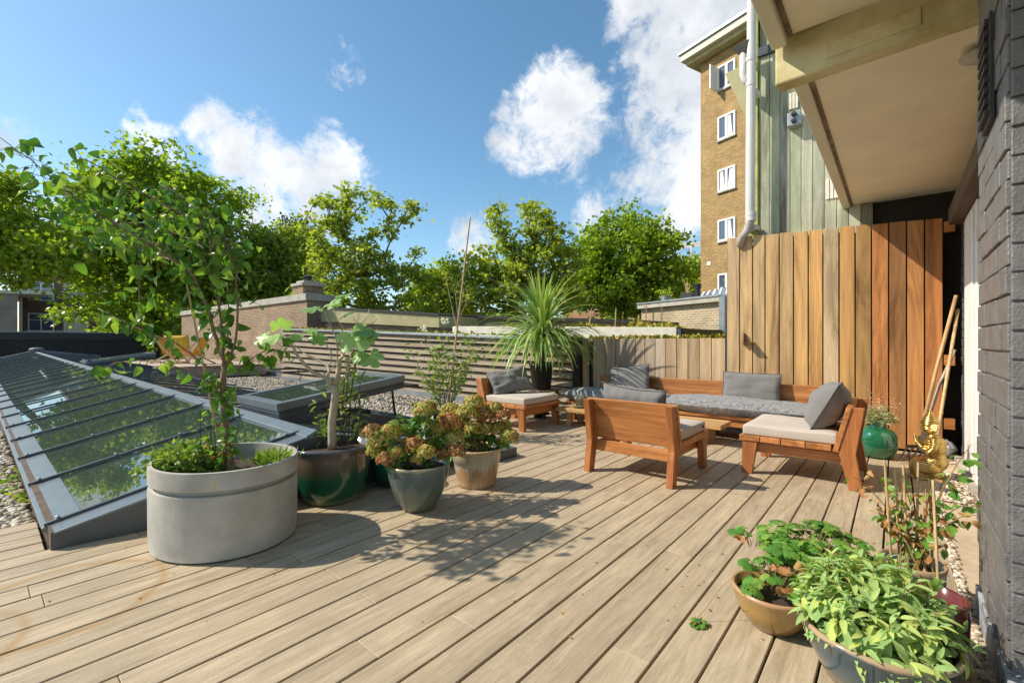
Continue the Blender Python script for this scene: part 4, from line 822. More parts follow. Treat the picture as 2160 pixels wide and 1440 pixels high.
u = MB(); a, b = q(1, 1.4, .9), q(18, 1.4, .9); u.beam(a, b, .9, .14); u.build('balcony', M['anthra'], v)
u = MB()
for k in range(60): c = a.lerp(b, k / 59); u.beam(c - Vector((0, 0, 0)), c + Vector((0, 0, .9)), .05, .05, (1, 0, 0))
u.beam(a + Vector((0, 0, .9)), b + Vector((0, 0, .9)), .08, .06); u.build('railing', M['white'], v)
u = MB(); c = q(.3, 0, .3); u.tube([Vector((c.x, c.y, -6)), Vector((c.x, c.y, 9))], .12, 8); u.build('downpipe', M['pale'], v)
v, q = houseblock('grey_end_house', 'plain grey brown end wall of a house at the far left edge', A(-160, 700, 40), A(37, 700, 42), -7, 5.6, W(-11, 8), plain('end_wall_render', (.30, .24, .20), .9, 0, .15, 1), (), (), 1, 1, None)
u = MB(); u.prism([q(-.2, 5.602, .2), q(9.0, 5.602, .2), q(9.0, 5.9, .2), q(-.2, 5.9, .2)], W(-11, 8)); u.build('cornice', M['pale'], v)
v, q = houseblock('orange_brick_flats', 'orange brick flats behind the trees left of the tower', A(1190, 700, 52), A(1475, 700, 44), -7, EYE + 155 * 48 / F, W(3, 9), M['brickO'], (-1.5, 1.6, 4.6), (.1, .28, .46, .64, .82), 1.5, 1.5)
zt2 = EYE + 155 * 48 / F; u = MB(); u.prism([q(6, zt2 + .001, .1), q(15.2, zt2 + .001, .1), q(15.2, zt2 + .4, .1), q(6, zt2 + .4, .1)], W(.9, 3)); u.build('roof_terrace_edge', M['white'], v)
for k in range(7): u = MB(); c = q(8.3 + k * 1.1, zt2 + .4, -.1); u.beam(c, c + Vector((0, 0, 1.3)), .14, .14, (1, 0, 0)); u.build('pergola_post', M['pale'], v)
u = MB(); u.beam(q(8, zt2 + 1.8, -.1), q(15.3, zt2 + 1.8, -.1), .22, .2); u.beam(q(8, zt2 + 1.8, -1.4), q(15.3, zt2 + 1.8, -1.4), .2, .2); u.build('pergola_beam', M['pale'], v)
v, q = houseblock('small_dark_house', 'small dark house with pale windows seen low between the trees', A(985, 700, 40), A(1085, 700, 40), -7, EYE + 62 * 40 / F, W(0, 6), M['brickH'], (1.7,), (.2, .6), 1.3, 1.2)

# ---------------------------------------------------------------- trees
def grow_tree(name, label, D, base_px, lobes, ntips, per, lsize, lm, seed, spread=.85, trunk_r=.22, ground=-7, tm=None, sig=.42, cat='tree', tpl=None, zs=1.0):
    rr = np.random.default_rng(seed); py_r = random.Random(seed)
    base = A(base_px, 700, D); base.z = ground; t = thing(name, label, cat, base, 'trees beyond the roofs')
    cs = [(A(px, py, D), r * D / F) for px, py, r in lobes]; wts = np.array([r ** 2.2 for _, r in cs]); wts /= wts.sum()
    fwd = Vector((-sT, cT, 0)); tips = []
    for i in range(ntips):
        c, r = cs[rr.choice(len(cs), p=wts)]; dv_ = Vector(rr.normal(size=3)); dv_.normalize(); dv_ *= r * (rr.uniform(.25, 1) ** .5); dv_ = dv_ + fwd * (rr.normal() * r * spread * .35)
        tips.append(c + dv_)
    cen = sum((c for c, r in cs), Vector()) / len(cs); zmin = min(c.z - r for c, r in cs); zmax = max(c.z + r for c, r in cs)
    nodes = []; par = []; z = ground; k = 0
    while z < zmin + (zmax - zmin) * .62:
        f = (z - ground) / max(zmax - ground, .1); p = Vector((base.x + (cen.x - base.x) * f * f + .25 * math.sin(z * .9 + seed), base.y + (cen.y - base.y) * f * f, z)); nodes.append(p); par.append(k - 1); k += 1; z += .9
    tips.sort(key=lambda p: (p - nodes[-1]).length if p.z > zmin else p.z)
    NP = [n for n in nodes]; tipn = []
    for tp_ in tips:
        arr = np.array(NP); dd = np.linalg.norm(arr - np.array(tp_), axis=1) + np.maximum(arr[:, 2] - tp_.z + .25, 0) * 1.6 + (arr[:, 2] < zmin - 1.5) * 50
        j = int(dd.argmin()); a = NP[j]; L_ = (tp_ - a).length; ns = max(1, int(L_ / .8)); prev = j
        for s_ in range(1, ns + 1):
            f = s_ / ns; q_ = a.lerp(tp_, f) + Vector((py_r.gauss(0, .07), py_r.gauss(0, .07), -.12 * L_ * math.sin(f * math.pi) * .5)) * (1 if s_ < ns else 0)
            NP.append(q_); par.append(prev); prev = len(NP) - 1
        tipn.append(prev)
    cnt = np.zeros(len(NP))
    for j in tipn:
        while j >= 0: cnt[j] += 1; j = par[j]
    rad = trunk_r * (np.maximum(cnt, .6) / max(ntips, 1)) ** .42
    u = MB()
    for i in range(1, len(NP)):
        if par[i] >= 0: u.tube([NP[par[i]], NP[i]], [min(rad[par[i]], rad[i] * 1.5), rad[i]], 6 if rad[i] > .06 else 4)
    u.build('trunk', tm or M['bark'], t)
    T_ = np.array(tips); n = per * len(T_); idx = np.repeat(np.arange(len(T_)), per); sg = sig * rr.uniform(.6, 1.3, len(T_))
    P = T_[idx] + rr.normal(size=(n, 3)) * sg[idx][:, None] * np.array([1, 1, .62 * zs])
    rad_out = rr.normal(size=(n, 3)); Dn = rad_out; Dn[:, 2] -= .35; Nn = rr.normal(size=(n, 3)) * .75; Nn[:, 2] += .8
    leaves('crown', lm, t, P, Dn, Nn, rr.uniform(.7, 1.25, n) * lsize, tpl or MAPLE); return t
grow_tree('plane_tree', 'huge dark green plane tree filling the left behind the skylight', 33, 330, [(345, 400, 85), (280, 430, 85), (420, 440, 95), (210, 500, 90), (340, 520, 110), (470, 540, 85), (190, 560, 60), (270, 620, 100), (400, 630, 110), (500, 590, 60), (240, 380, 45)], 460, 88, .30, M['lfA'], 1, sig=.62)
grow_tree('plane_tree', 'bright yellow green tree reaching in at the left edge over the parapet', 27, -80, [(20, 430, 55), (-30, 440, 50), (60, 500, 60), (-20, 510, 60), (100, 540, 50), (10, 560, 40), (150, 540, 50), (-60, 520, 60), (10, 385, 28)], 150, 75, .27, M['lfB'], 2, sig=.5)
grow_tree('plane_tree', 'mid green tree between the large plane and the airy one', 36, 580, [(560, 540, 60), (620, 570, 60), (590, 610, 60), (530, 620, 55), (650, 630, 50), (600, 500, 35), (660, 540, 35)], 150, 75, .28, M['lfC'], 3, sig=.6)
grow_tree('conifer', 'dark narrow conifer top rising behind the tree line at the left', 55, 628, [(628, 485, 26), (628, 520, 36), (625, 560, 45)], 60, 120, .34, M['lfD'], 4, sig=.6, tpl=DIAM)
grow_tree('plane_tree', 'airy olive green tree with visible limbs right of the chimney', 25, 766, [(705, 440, 42), (745, 425, 34), (800, 440, 34), (855, 445, 24), (690, 500, 45), (750, 500, 45), (830, 480, 26), (700, 570, 55), (780, 560, 50), (850, 560, 42), (890, 575, 20), (740, 630, 60), (820, 635, 60), (670, 640, 45), (880, 640, 30)], 250, 33, .225, M['lfC'], 5, sig=.27, trunk_r=.2)
grow_tree('plane_tree', 'young green tree below the gap in the crowns at the middle', 30, 925, [(915, 610, 36), (940, 585, 28), (900, 650, 40), (950, 640, 40), (880, 600, 22)], 80, 60, .24, M['lfB'], 6, sig=.42)
grow_tree('plane_tree', 'two-headed olive green tree directly behind the tall bamboo cane', 26, 1095, [(1045, 440, 20), (1058, 470, 26), (1075, 505, 30), (1125, 440, 22), (1130, 475, 32), (1150, 510, 38), (1080, 560, 58), (1150, 560, 55), (1010, 570, 45), (975, 560, 30), (1195, 550, 40), (1090, 620, 65), (1175, 620, 55), (1000, 630, 55), (950, 600, 30)], 290, 40, .225, M['lfC'], 7, sig=.29)
grow_tree('plane_tree', 'dense pointed green tree in front of the orange brick flats', 29, 1320, [(1345, 445, 24), (1345, 480, 38), (1300, 480, 30), (1260, 500, 28), (1390, 490, 32), (1330, 535, 62), (1250, 545, 45), (1400, 550, 52), (1290, 600, 62), (1380, 605, 55), (1235, 610, 45), (1330, 630, 50)], 330, 58, .24, M['lfA'], 8, sig=.40)
grow_tree('plane_tree', 'small bushy tree squeezed against the apartment tower', 33, 1450, [(1440, 580, 34), (1460, 600, 34), (1430, 620, 34), (1465, 560, 20)], 80, 70, .24, M['lfB'], 9, sig=.42)
P = []; 
for i in range(16000):
    px = rng.uniform(560, 1420); dd = rng.uniform(34, 40); p = A(px, 700, dd); P.append((p.x, p.y, rng.uniform(-3, 2.6) + .7 * math.sin(px * .02) + .5 * math.sin(px * .055)))
for i in range(7000):
    px = rng.uniform(180, 420); dd = rng.uniform(42, 44); p = A(px, 700, dd); P.append((p.x, p.y, rng.uniform(-3, .9)))
P = np.array(P); tag(leaves('hedge_undergrowth', M['lfA'], None, P, rdir(len(P), -.2), rdir(len(P), .6), rng.uniform(.2, .45, len(P)), MAPLE), 'low mass of undergrowth and hedges behind the far parapets', 'undergrowth', kind='stuff')

# ================================================================ FURNITURE
def slab_poly(u, poly, x0, x1): u.prism([Vector((x0, a, b)) for a, b in poly], (x1 - x0, 0, 0))
def make_chair():
    t = thing('lounge_chair', 'x', 'chair', (0, 0, 0), 'low hardwood lounge chairs')
    for s_ in (-1, 1):
        x0, x1 = (.357, .415) if s_ > 0 else (-.415, -.357)
        u = MB(); slab_poly(u, [(-.361, 0), (-.293, .285), (-.378, .665), (-.461, .668), (-.404, .29), (-.452, 0)], x0, x1); u.build('leg', M['teak'], t, bevel=.004)
        u = MB(); slab_poly(u, [(.434, 0), (.43, .296), (.305, .296), (.351, 0)], x0, x1); u.build('leg', M['teak'], t, bevel=.004)
        u = MB(); u.box(min(s_ * .354, s_ * .32), max(s_ * .354, s_ * .32), -.297, .322, .195, .278); u.build('side_rail', M['teaky'], t, bevel=.003)
    for y0, y1 in ((-.33, -.30), (.325, .35)): u = MB(); u.box(-.354, .354, y0, y1, .185, .285); u.build('cross_rail', M['teakx'], t, bevel=.003)
    u = MB()
    for y0, y1 in ((.285, .452), (.122, .279), (-.06, .116), (-.242, -.066)): u.box(-.425, .425, y0, y1, .298, .348)
    u.build('seat', M['teakx'], t, bevel=.005)
    u = MB(); slab_poly(u, [(-.250, .297), (-.287, .297), (-.383, .668), (-.345, .676)], -.425, .425); u.build('backrest', M['teakx'], t, bevel=.004)
    return t
def seat_cushion(loc, rz, label, tagged=False, seed=1):
    t = thing('seat_cushion', label, 'cushion', (0, 0, 0), 'taupe seat cushions')
    k = MB(); nx, ny = 16, 14; rr = np.random.default_rng(seed); ph = rr.uniform(0, 6, 6); n = 0; V0 = []
    for i in range(nx + 1):
        for j in range(ny + 1):
            u_ = 2 * i / nx - 1; v_ = 2 * j / ny - 1
            z = .095 + .004 * math.sin(3 * u_ + ph[0]) * math.sin(4 * v_ + ph[1]) + .006 * (1 - u_ ** 4) * (1 - v_ ** 4) - .01 * (max(abs(u_), abs(v_)) ** 14); V0.append((u_ * .402, .075 + v_ * .355, z))
    for i in range(nx + 1):
        for j in range(ny + 1): u_ = 2 * i / nx - 1; v_ = 2 * j / ny - 1; V0.append((u_ * .402, .075 + v_ * .355, .0))
    N1 = (nx + 1) * (ny + 1); fs = []
    idx = lambda i, j: i * (ny + 1) + j
    for i in range(nx):
        for j in range(ny): a, b, c, d_ = idx(i, j), idx(i + 1, j), idx(i + 1, j + 1), idx(i, j + 1); fs += [(a, b, c, d_), (a + N1, d_ + N1, c + N1, b + N1)]
    bd = [idx(i, 0) for i in range(nx + 1)] + [idx(nx, j) for j in range(1, ny + 1)] + [idx(i, ny) for i in range(nx - 1, -1, -1)] + [idx(0, j) for j in range(ny - 1, 0, -1)]
    for a, b in zip(bd, bd[1:] + bd[:1]): fs.append((a, a + N1, b + N1, b))
    k.add(V0, fs); o = k.build('cover', M['cush'], t, smooth=False, bevel=.014, bseg=4); o.modifiers['bevel'].angle_limit = R(50)
    o.data.polygons.foreach_set('use_smooth', np.ones(len(o.data.polygons), bool))
    if tagged: u = MB(); u.box(-.406, -.4035, .30, .36, .03, .045); u.build('care_tag', M['white'], t)
    else: u = MB(); u.box(.4035, .406, .32, .37, .035, .06); u.build('care_tag', M['black'], t)
    t.location = loc; t.rotation_euler = (0, 0, rz); return t
ch0 = make_chair()
for i, (x, y, rz, lab) in enumerate(((-1.80, 4.11, 0, 'hardwood lounge chair in the middle turned with its broad back to the camera'), (-.65, 4.97, R(90), 'hardwood lounge chair at the right seen from the side near the green vase'), (-4.19, 5.11, R(-90), 'hardwood lounge chair at the left in front of the yucca'))):
    c = ch0 if i == 0 else dup(ch0); c.location = (x, y, 0); c.rotation_euler = (0, 0, rz); c['label'] = lab
seat_cushion((-1.80, 4.11, .35), 0, 'taupe seat cushion on the middle chair whose back faces the camera', False, 1)
seat_cushion((-.65, 4.97, .35), R(90), 'taupe seat cushion with a white tag on the right-hand chair', False, 2)
seat_cushion((-4.19, 5.11, .35), R(-90), 'taupe seat cushion on the left-hand chair before the yucca', True, 3)
pillow('back_pillow', 'crumpled charcoal pillow slumped behind the back of the middle chair', .64, .42, .22, (-1.84, 3.95, .60), (R(24), R(4), R(-3)), seed=3, wr=.016, pinch=.14)
pillow('back_pillow', 'thick charcoal pillow leaning back in the right-hand chair', .58, .44, .27, (-.47, 4.93, .635), (R(27), R(2), R(92)), seed=4, wr=.013, pinch=.08)
pillow('back_pillow', 'wrinkled charcoal pillow lying aslant in the left-hand chair', .64, .42, .20, (-4.33, 5.08, .62), (R(-36), R(-9), R(62)), seed=6, wr=.018, pinch=.14)
pillow('back_pillow', 'square charcoal pillow tilted against the left part of the sofa back', .60, .44, .15, (-3.02, 6.27, .63), (R(-20), R(-7), R(8)), seed=8, wr=.008, pinch=.06)
pillow('back_pillow', 'flat charcoal pillow upright against the right part of the sofa back', .66, .38, .13, (-1.40, 6.33, .615), (R(-13), R(1), R(2)), seed=9, wr=.007, pinch=.05)
# long sofa
t = thing('garden_sofa', 'long low hardwood sofa bench along the board fences', 'sofa', (-2.2, 6.2, 0))
u = MB(); u.box(-3.61, -.62, 6.455, 6.50, .27, .672); u.build('backrest', M['teakx'], t, bevel=.005)
u = MB()
for k in range(4): u.box(-3.9, -.62, 5.92 + k * .135, 5.92 + k * .135 + .128, .255, .298)
u.build('seat', M['teakx'], t, bevel=.004)
for x in (-3.8, -2.3, -.72):
    for y in (5.98, 6.36): u = MB(); u.box(x - .035, x + .035, y - .035, y + .035, 0, .254); u.build('leg', M['teak'], t, bevel=.004)
u = MB(); u.box(-3.85, -.66, 5.95, 5.985, .16, .25); u.build('front_rail', M['teakx'], t, bevel=.004)
u = MB(); slab_poly(u, [(6.50, .67), (6.50, .30), (6.58, .30), (6.58, .55)], -.66, -.62); u.build('end_brace', M['teak'], t, bevel=.004)
for nm, x0, x1, sd in (('flecked charcoal mattress on the left half of the sofa', -3.93, -2.36, 21), ('flecked charcoal mattress on the right half of the sofa', -2.38, -.72, 22)):
    k, bd = cushion(x1 - x0, .60, .21, 48, 20, .012, sd, 0.0, 0, .24); k.v = [(x, y * 1.0, z) for x, y, z in k.v]
    place(k, ((x0 + x1) / 2, 6.16, .392), Euler((R(90), 0, 0)).to_matrix()); v = k.build('sofa_mattress', M['mattress'], None, smooth=True); tag(v, nm, 'mattress', 'flecked sofa mattresses')
# coffee table
t = thing('coffee_table', 'long low pale wood table in front of the sofa', 'table', (-2.6, 5.65, 0))
u = MB()
for k in range(3): u.box(-3.76, -1.51, 5.44 + k * .143, 5.44 + k * .143 + .139, .198, .25)
u.build('tabletop', M['tablew'], t, bevel=.004)
for x in (-3.58, -1.72):
    for y in (5.50, 5.80): u = MB(); u.prism([(x - .04, y, 0), (x + .03, y, 0), (x + .045, y, .197), (x - .045, y, .197)], (0, .06, 0)); u.build('leg', M['tablew'], t, bevel=.003)
def profpot(parent, name, c, prof, m_, n=48, smooth=True): u = MB(); u.lathe(prof, c, n); o = u.build(name, m_, parent, smooth=smooth, bevel=0); return o
c = Vector((-3.50, 5.66, .251)); v = thing('plate', 'olive saucer under the small clay pot on the coffee table', 'plate', c); profpot(v, 'dish', c, [(.01, 0), (.09, 0), (.135, .03), (.13, .034), (.09, .01), (.01, .01)], plain('olive_dish', (.33, .29, .15), .4, 0, .1, 5))
c = Vector((-3.50, 5.66, .262)); v = thing('clay_pot', 'small grey clay pot of cactus on the saucer', 'pot', c)
profpot(v, 'pot', c, [(.045, 0), (.06, .10), (.07, .10), (.072, .135), (.062, .135), (.058, .12), (.002, .118)], M['gpot'])
pts = []
for i in range(9): a = c + Vector((random.uniform(-.045, .045), random.uniform(-.045, .045), .12)); u = MB(); pts.append(a)
u = MB()
for a in pts: u.ball(a + Vector((0, 0, .012)), .015, .015, .022, 8, 5)
u.build('cactus', plain('pale_cactus', (.42, .40, .3), .8, 0, .3, 40), v, smooth=True)
# black lamp feet under the left chair
c = G(1146, 884); c.x += -.15; c.y += .1; v = thing('black_float_lamp', 'round black disc-shaped thing with a cable lying under the left chair', 'lamp', c)
u = MB(); u.lathe([(.07, 0), (.085, .04), (.16, .055), (.165, .075), (.12, .10), (.04, .12)], c, 32); u.build('body', M['black'], v, smooth=True)
u = MB(); u.tube([c + Vector((.15, .05, .06)), c + Vector((.3, .12, .1)), c + Vector((.42, .2, .05)), c + Vector((.55, .22, .01))], .008, 6); u.build('cable', M['black'], v, smooth=True)

# ================================================================ POTS AND PLANTS
# --- oval concrete planter with pear tree
pc = Vector((-3.168, 1.016, 0)); phi = R(101.8)
t = thing('concrete_planter', 'big oval grey concrete planter with a recessed groove below its rim', 'planter', pc)
def oval(u, prof, n=96): u.lathe(prof, pc, n, .379 / .4, .422 / .4, phi)
u = MB(); oval(u, [(.375, 0), (.392, .012), (.399, .06), (.401, .352), (.396, .362), (.372, .366), (.370, .385), (.396, .388), (.402, .394), (.402, .486), (.398, .491), (.380, .491), (.376, .486), (.372, .40), (.36, .385), (.002, .384)]); u.build('body', M['concrete'], t, smooth=True, bevel=0)
t.children[0].modifiers.new('wn', 'WEIGHTED_NORMAL'); o = t.children[0]; es = o.modifiers.new('es', 'EDGE_SPLIT'); es.split_angle = R(45)
u = MB(); oval(u, [(.371, .386), (.3, .392), (.15, .40), (.002, .395)]); u.build('soil', M['soil'], t)
D0 = 2.82
def br(pts, off=0): return [A(q[0], q[1], D0 + (q[2] if len(q) > 2 else 0)) for q in pts]
t = thing('pear_tree', 'young leggy pear tree growing out of the concrete planter', 'tree', A(487, 1000, D0))
trunk = br([(489, 1003), (486, 985), (479, 930), (473, 870), (470, 810), (474, 765)])
B_ = [ (br([(474, 765), (462, 738, -.02), (452, 700, -.04), (440, 655, -.08), (420, 610, -.1), (400, 575, -.12), (386, 558, -.12)]), .011, .006, 24),
       (br([(386, 558, -.12), (340, 530, -.16), (300, 505, -.2), (240, 470, -.22), (190, 440, -.25), (150, 410, -.25), (100, 372, -.3), (60, 335, -.3), (20, 305, -.3), (-20, 285, -.3)]), .006, .002, 105),
       (br([(472, 770), (466, 700, .05), (462, 650, .06), (458, 600, .08), (450, 540, .1), (440, 500, .1), (405, 465, .05), (360, 440, 0), (310, 412, 0), (260, 385, -.05), (230, 365, -.05), (200, 345, -.1), (165, 335, -.1), (150, 345, -.1)]), .009, .002, 100),
       (br([(479, 770), (494, 720, .05), (499, 660, .08), (500, 600, .1), (490, 560, .1), (478, 520, .12), (468, 480, .1), (440, 450, .1), (400, 430, .1)]), .008, .002, 62),
       (br([(490, 560, .1), (495, 540, .1), (489, 505, .1)]), .004, .002, 12),
       (br([(450, 540, .1), (400, 505, .2), (350, 485, .25), (310, 470, .2), (260, 470, .2), (200, 480, .2)]), .005, .002, 70),
       (br([(386, 558, -.12), (340, 540, .05), (290, 520, .1), (240, 500, .1), (200, 478, .1)]), .005, .002, 48),
       (br([(440, 500, .1), (400, 440, .2), (370, 405, .2), (340, 390, .2)]), .004, .002, 28),
       (br([(468, 775), (440, 772, -.05), (400, 745, -.1), (370, 725, -.15), (340, 715, -.15), (310, 700, -.2), (280, 688, -.2), (240, 668, -.25), (205, 650, -.25)]), .006, .002, 22),
       (br([(305, 698, -.2), (297, 660, -.2), (292, 620, -.2), (294, 580, -.2), (297, 548, -.2)]), .004, .002, 16),
       (br([(471, 830), (455, 812, -.05), (400, 780, -.1), (340, 762, -.1), (290, 757, -.15), (240, 765, -.2), (215, 775, -.2)]), .005, .002, 14),
       (br([(474, 790), (510, 772, .02), (540, 748, .02), (570, 737, .05), (590, 742, .05)]), .005, .002, 24),
       (br([(475, 775), (488, 740, .1), (478, 700, .12), (485, 650, .15), (480, 600, .15)]), .005, .002, 28),
       (br([(462, 650, .06), (440, 560, 0), (420, 520, 0), (380, 500, -.05)]), .004, .002, 26),
       (br([(470, 840), (455, 815, -.05), (440, 800, -.05)]), .004, .002, 12), (br([(473, 870), (490, 840, 0), (500, 800, 0)]), .004, .002, 12)]
u = MB(); u.tube(trunk, [.032, .026, .021, .019, .018, .016], 12)
LP, LD = [], []
rr = random.Random(21)
for pts, r0, r1, nl in B_:
    n = len(pts); fine = []
    for i in range(n - 1):
        for f in (0, .5): q = pts[i].lerp(pts[i + 1], f) + Vector((rr.gauss(0, .004), rr.gauss(0, .004), rr.gauss(0, .004))) * (1 if i or f else 0); fine.append(q)
    fine.append(pts[-1]); u.tube(fine, [r0 + (r1 - r0) * i / (len(fine) - 1) for i in range(len(fine))], 7)
    dense = nl > 30
    for k in range(nl):
        f = (rr.betavariate(1.8, 2.0) if nl > 90 else rr.uniform(.22 if dense else .1, 1) ** .8) * (n - 1); i = min(int(f), n - 2); q = pts[i].lerp(pts[i + 1], f - i)
        sp = .085 if dense else .03
        e = Vector((rr.gauss(0, sp), rr.gauss(0, sp), rr.gauss(-.2 * sp, sp * .75))); 
        LP.append(q + e); LD.append(Vector((rr.gauss(0, 1), rr.gauss(0, 1), rr.gauss(-.7, .5))).normalized() + e.normalized() * .4)
        if rr.random() < .6: u.tube([q, q + e * .5 + Vector((0, 0, .008)), q + e], [.0016, .0014, .0011], 4)
u.build('branches', M['pearbark'], t, smooth=True)
n = len(LP); Nn = rng.normal(size=(n, 3)) * .7; Nn[:, 2] += .8
leaves('foliage', M['pearl'], t, LP, LD, Nn, rng.uniform(.042, .074, n), PEAR, smooth=True)
u = MB(); u.tube([A(392, 590, D0 - .1), A(470, 975, D0 - .03)], .0055, 7); v = u.build('plant_stake', M['bamboo'], None); tag(v, 'yellow bamboo stake tied beside the pear tree trunk', 'stake')
# underplanting
def mound(nm, label, cat, c, rx, ry, rz, n, sz, lm, tpl, droop=-.1, shell=.5, seed=1, parent=None, group=None):
    rr = np.random.default_rng(seed); dv_ = rr.normal(size=(n, 3)); dv_ /= np.linalg.norm(dv_, axis=1)[:, None]; dv_[:, 2] = abs(dv_[:, 2]); r = rr.uniform(shell, 1, n)[:, None]
    P = np.array(c) + dv_ * r * np.array([rx, ry, rz]) * (1 + .13 * np.sin(dv_[:, :1] * 9 + seed)); Dn = dv_ + rr.normal(size=(n, 3)) * .6; Dn[:, 2] += droop; Nn = rr.normal(size=(n, 3)) * .6; Nn[:, 2] += .9
    v = parent or thing(nm, label, cat, c, group)
    leaves('foliage', lm, v, P, Dn, Nn, rr.uniform(.6, 1.3, n) * sz, tpl); return v
c = G(385, 985, .42); v = mound('ground_cover_plant', 'bushy yellow green ground cover spilling over the left rim of the planter', 'plant', (c.x, c.y, .40), .24, .22, .16, 1500, .034, M['thin'], OVALF, seed=3)
u = MB(); rr = random.Random(8); LP = []; 
for k in range(70): a = Vector((c.x + rr.gauss(0, .08), c.y + rr.gauss(0, .08), .39)); u.tube([a, a + Vector((rr.gauss(0, .06), rr.gauss(0, .06), .12))], .0015, 4)
u.build('stems', M['pearbark'], v)
v = thing('round_leaved_shoots', 'upright dark shoots with round glossy leaves at the foot of the pear tree', 'plant', A(460, 1000, D0)); u = MB(); LP, LD = [], []
for k in range(9):
    x0 = rr.uniform(415, 500); top = rr.uniform(830, 930); a, b = A(x0, 1000, D0 + rr.uniform(-.1, .1)), A(x0 + rr.uniform(-35, 25), top, D0 + rr.uniform(-.12, .05)); mid = a.lerp(b, .5) + Vector((rr.gauss(0, .015), rr.gauss(0, .015), 0)); u.tube([a, mid, b], [.003, .0025, .0015], 5)
    for j in range(13): f = rr.uniform(.15, 1); q = a.lerp(mid, f * 2) if f < .5 else mid.lerp(b, f * 2 - 1); e = Vector((rr.gauss(0, 1), rr.gauss(0, 1), rr.gauss(0, .4))); LP.append(q + e.normalized() * .012); LD.append(e)
u.build('stems', plain('dark_stem', (.05, .035, .025), .7), v); leaves('foliage', M['pearl'], v, LP, LD, rdir(len(LP), .8), rng.uniform(.03, .055, len(LP)), OVALF, True)
LPr = LP[:14]; leaves('rusty_leaves', M['dry'], v, [q + Vector((.01, -.01, .01)) for q in LP[::11]], LD[::11], rdir(len(LP[::11]), .5), np.full(len(LP[::11]), .04), OVALF)
def tuft(nm, label, cat, c, n, h, spread, lm, tpl, lean=.35, seed=1, parent=None):
    rr = np.random.default_rng(seed); P = np.array(c) + np.concatenate([rr.normal(0, spread, (n, 2)), np.zeros((n, 1))], 1); Dn = rr.normal(size=(n, 3)) * lean; Dn[:, 2] = 1; Nn = rr.normal(size=(n, 3))
    v = parent or thing(nm, label, cat, c); leaves('blades', lm, v, P, Dn, Nn, rr.uniform(.5, 1.15, n) * h, tpl); return v
c = G(578, 978, .40); tuft('grass_tuft', 'bright green grass tuft inside the right end of the planter', 'grass tuft', (c.x, c.y, .40), 220, .11, .05, M['grass'], THIN, .5, 4)

# --- glazed pots
def soil_disc(c, r, z, parent, m_=None): u = MB(); u.lathe([(r, z), (r * .6, z + .008), (.002, z + .01)], c, 32); return u.build('soil', m_ or M['soil'], parent)
gl_fig = glaze('bronze_green_glaze', [(0, (.30, .30, .15)), (.16, (.012, .085, .035)), (.5, (.01, .09, .045)), (.66, (.10, .085, .05)), (.85, (.17, .12, .085)), (1, (.07, .08, .11))], .415, .13)
gl_hyd = glaze('grey_green_glaze', [(0, (.14, .13, .085)), (.3, (.12, .15, .11)), (.8, (.12, .15, .135)), (.94, (.16, .18, .15)), (.98, (.42, .36, .2))], .337, .22, None, .3)
gl_grn = glaze('emerald_glaze', [(0, (.02, .02, .01)), (.3, (.003, .05, .03)), (.7, (.004, .14, .08)), (1, (.01, .26, .17))], .31)
gl_ter = glaze('dripped_terracotta', [(0, (.48, .36, .24)), (.2, (.44, .26, .13)), (.45, (.46, .27, .13)), (.55, (.52, .47, .38)), (.85, (.50, .42, .32)), (.93, (.50, .34, .15)), (1, (.56, .38, .15))], .321, .4, 1.3, .15)
gl_och = glaze('ochre_glaze', [(0, (.22, .12, .04)), (.5, (.36, .21, .06)), (.9, (.38, .23, .08)), (1, (.42, .24, .12))], .157, .25, None, .4)
gl_blu = glaze('blue_grey_glaze', [(0, (.20, .16, .09)), (.35, (.09, .12, .12)), (.7, (.045, .08, .10)), (.93, (.06, .09, .10)), (.98, (.38, .26, .15))], .20, .14, None, .5)
gl_brn = glaze('brown_bowl_glaze', [(0, (.10, .05, .03)), (1, (.30, .17, .10))], .2, .3, None, .3)
def pot(nm, label, c, prof, m_, soil_r, soil_z, cat='pot'):
    v = thing(nm, label, cat, c); profpot(v, 'pot', c, prof, m_, 64); soil_disc(c, soil_r, soil_z, v); return v
def wallprof(outer, th=.015, depth=.08):      # outer profile bottom->top, then lip and inside
    r, z = outer[-1]; return [(.002, 0.002)] + outer + [(r - th * .5, z + .004), (r - th, z), (r - th * 1.2, z - depth), (.002, z - depth)]
cF = Vector((-3.32, 1.79, 0))
pot('glazed_pot', 'big glossy bronze and green pot holding the fig tree', cF, wallprof([(.19, 0), (.213, .012), (.245, .08), (.268, .17), (.277, .26), (.277, .34), (.282, .375), (.293, .395), (.295, .412)], .022, .06), gl_fig, .262, .362)
cH = Vector((-2.635, 2.077, 0))
pot('glazed_pot', 'tapering grey green pot with a buff rim holding the nearer hydrangea', cH, wallprof([(.105, 0), (.118, .008), (.15, .06), (.185, .14), (.209, .22), (.219, .28), (.223, .315), (.228, .33)], .02, .05), gl_hyd, .2, .29)
cT2 = Vector((-2.70, 2.737, 0))
pot('terracotta_pot', 'terracotta pot with white drips and a wide collar', cT2, wallprof([(.145, 0), (.158, .006), (.163, .03), (.185, .16), (.190, .20), (.198, .205), (.204, .27), (.207, .29), (.222, .298), (.224, .315)], .022, .05), gl_ter, .19, .275)
cG = Vector((-3.24, 2.27, 0)); pot('glazed_pot', 'emerald green glossy pot half hidden between the bronze pot and the grey green pot', cG, wallprof([(.09, 0), (.11, .01), (.15, .10), (.165, .18), (.162, .25), (.15, .30)], .015, .05), gl_grn, .13, .26)
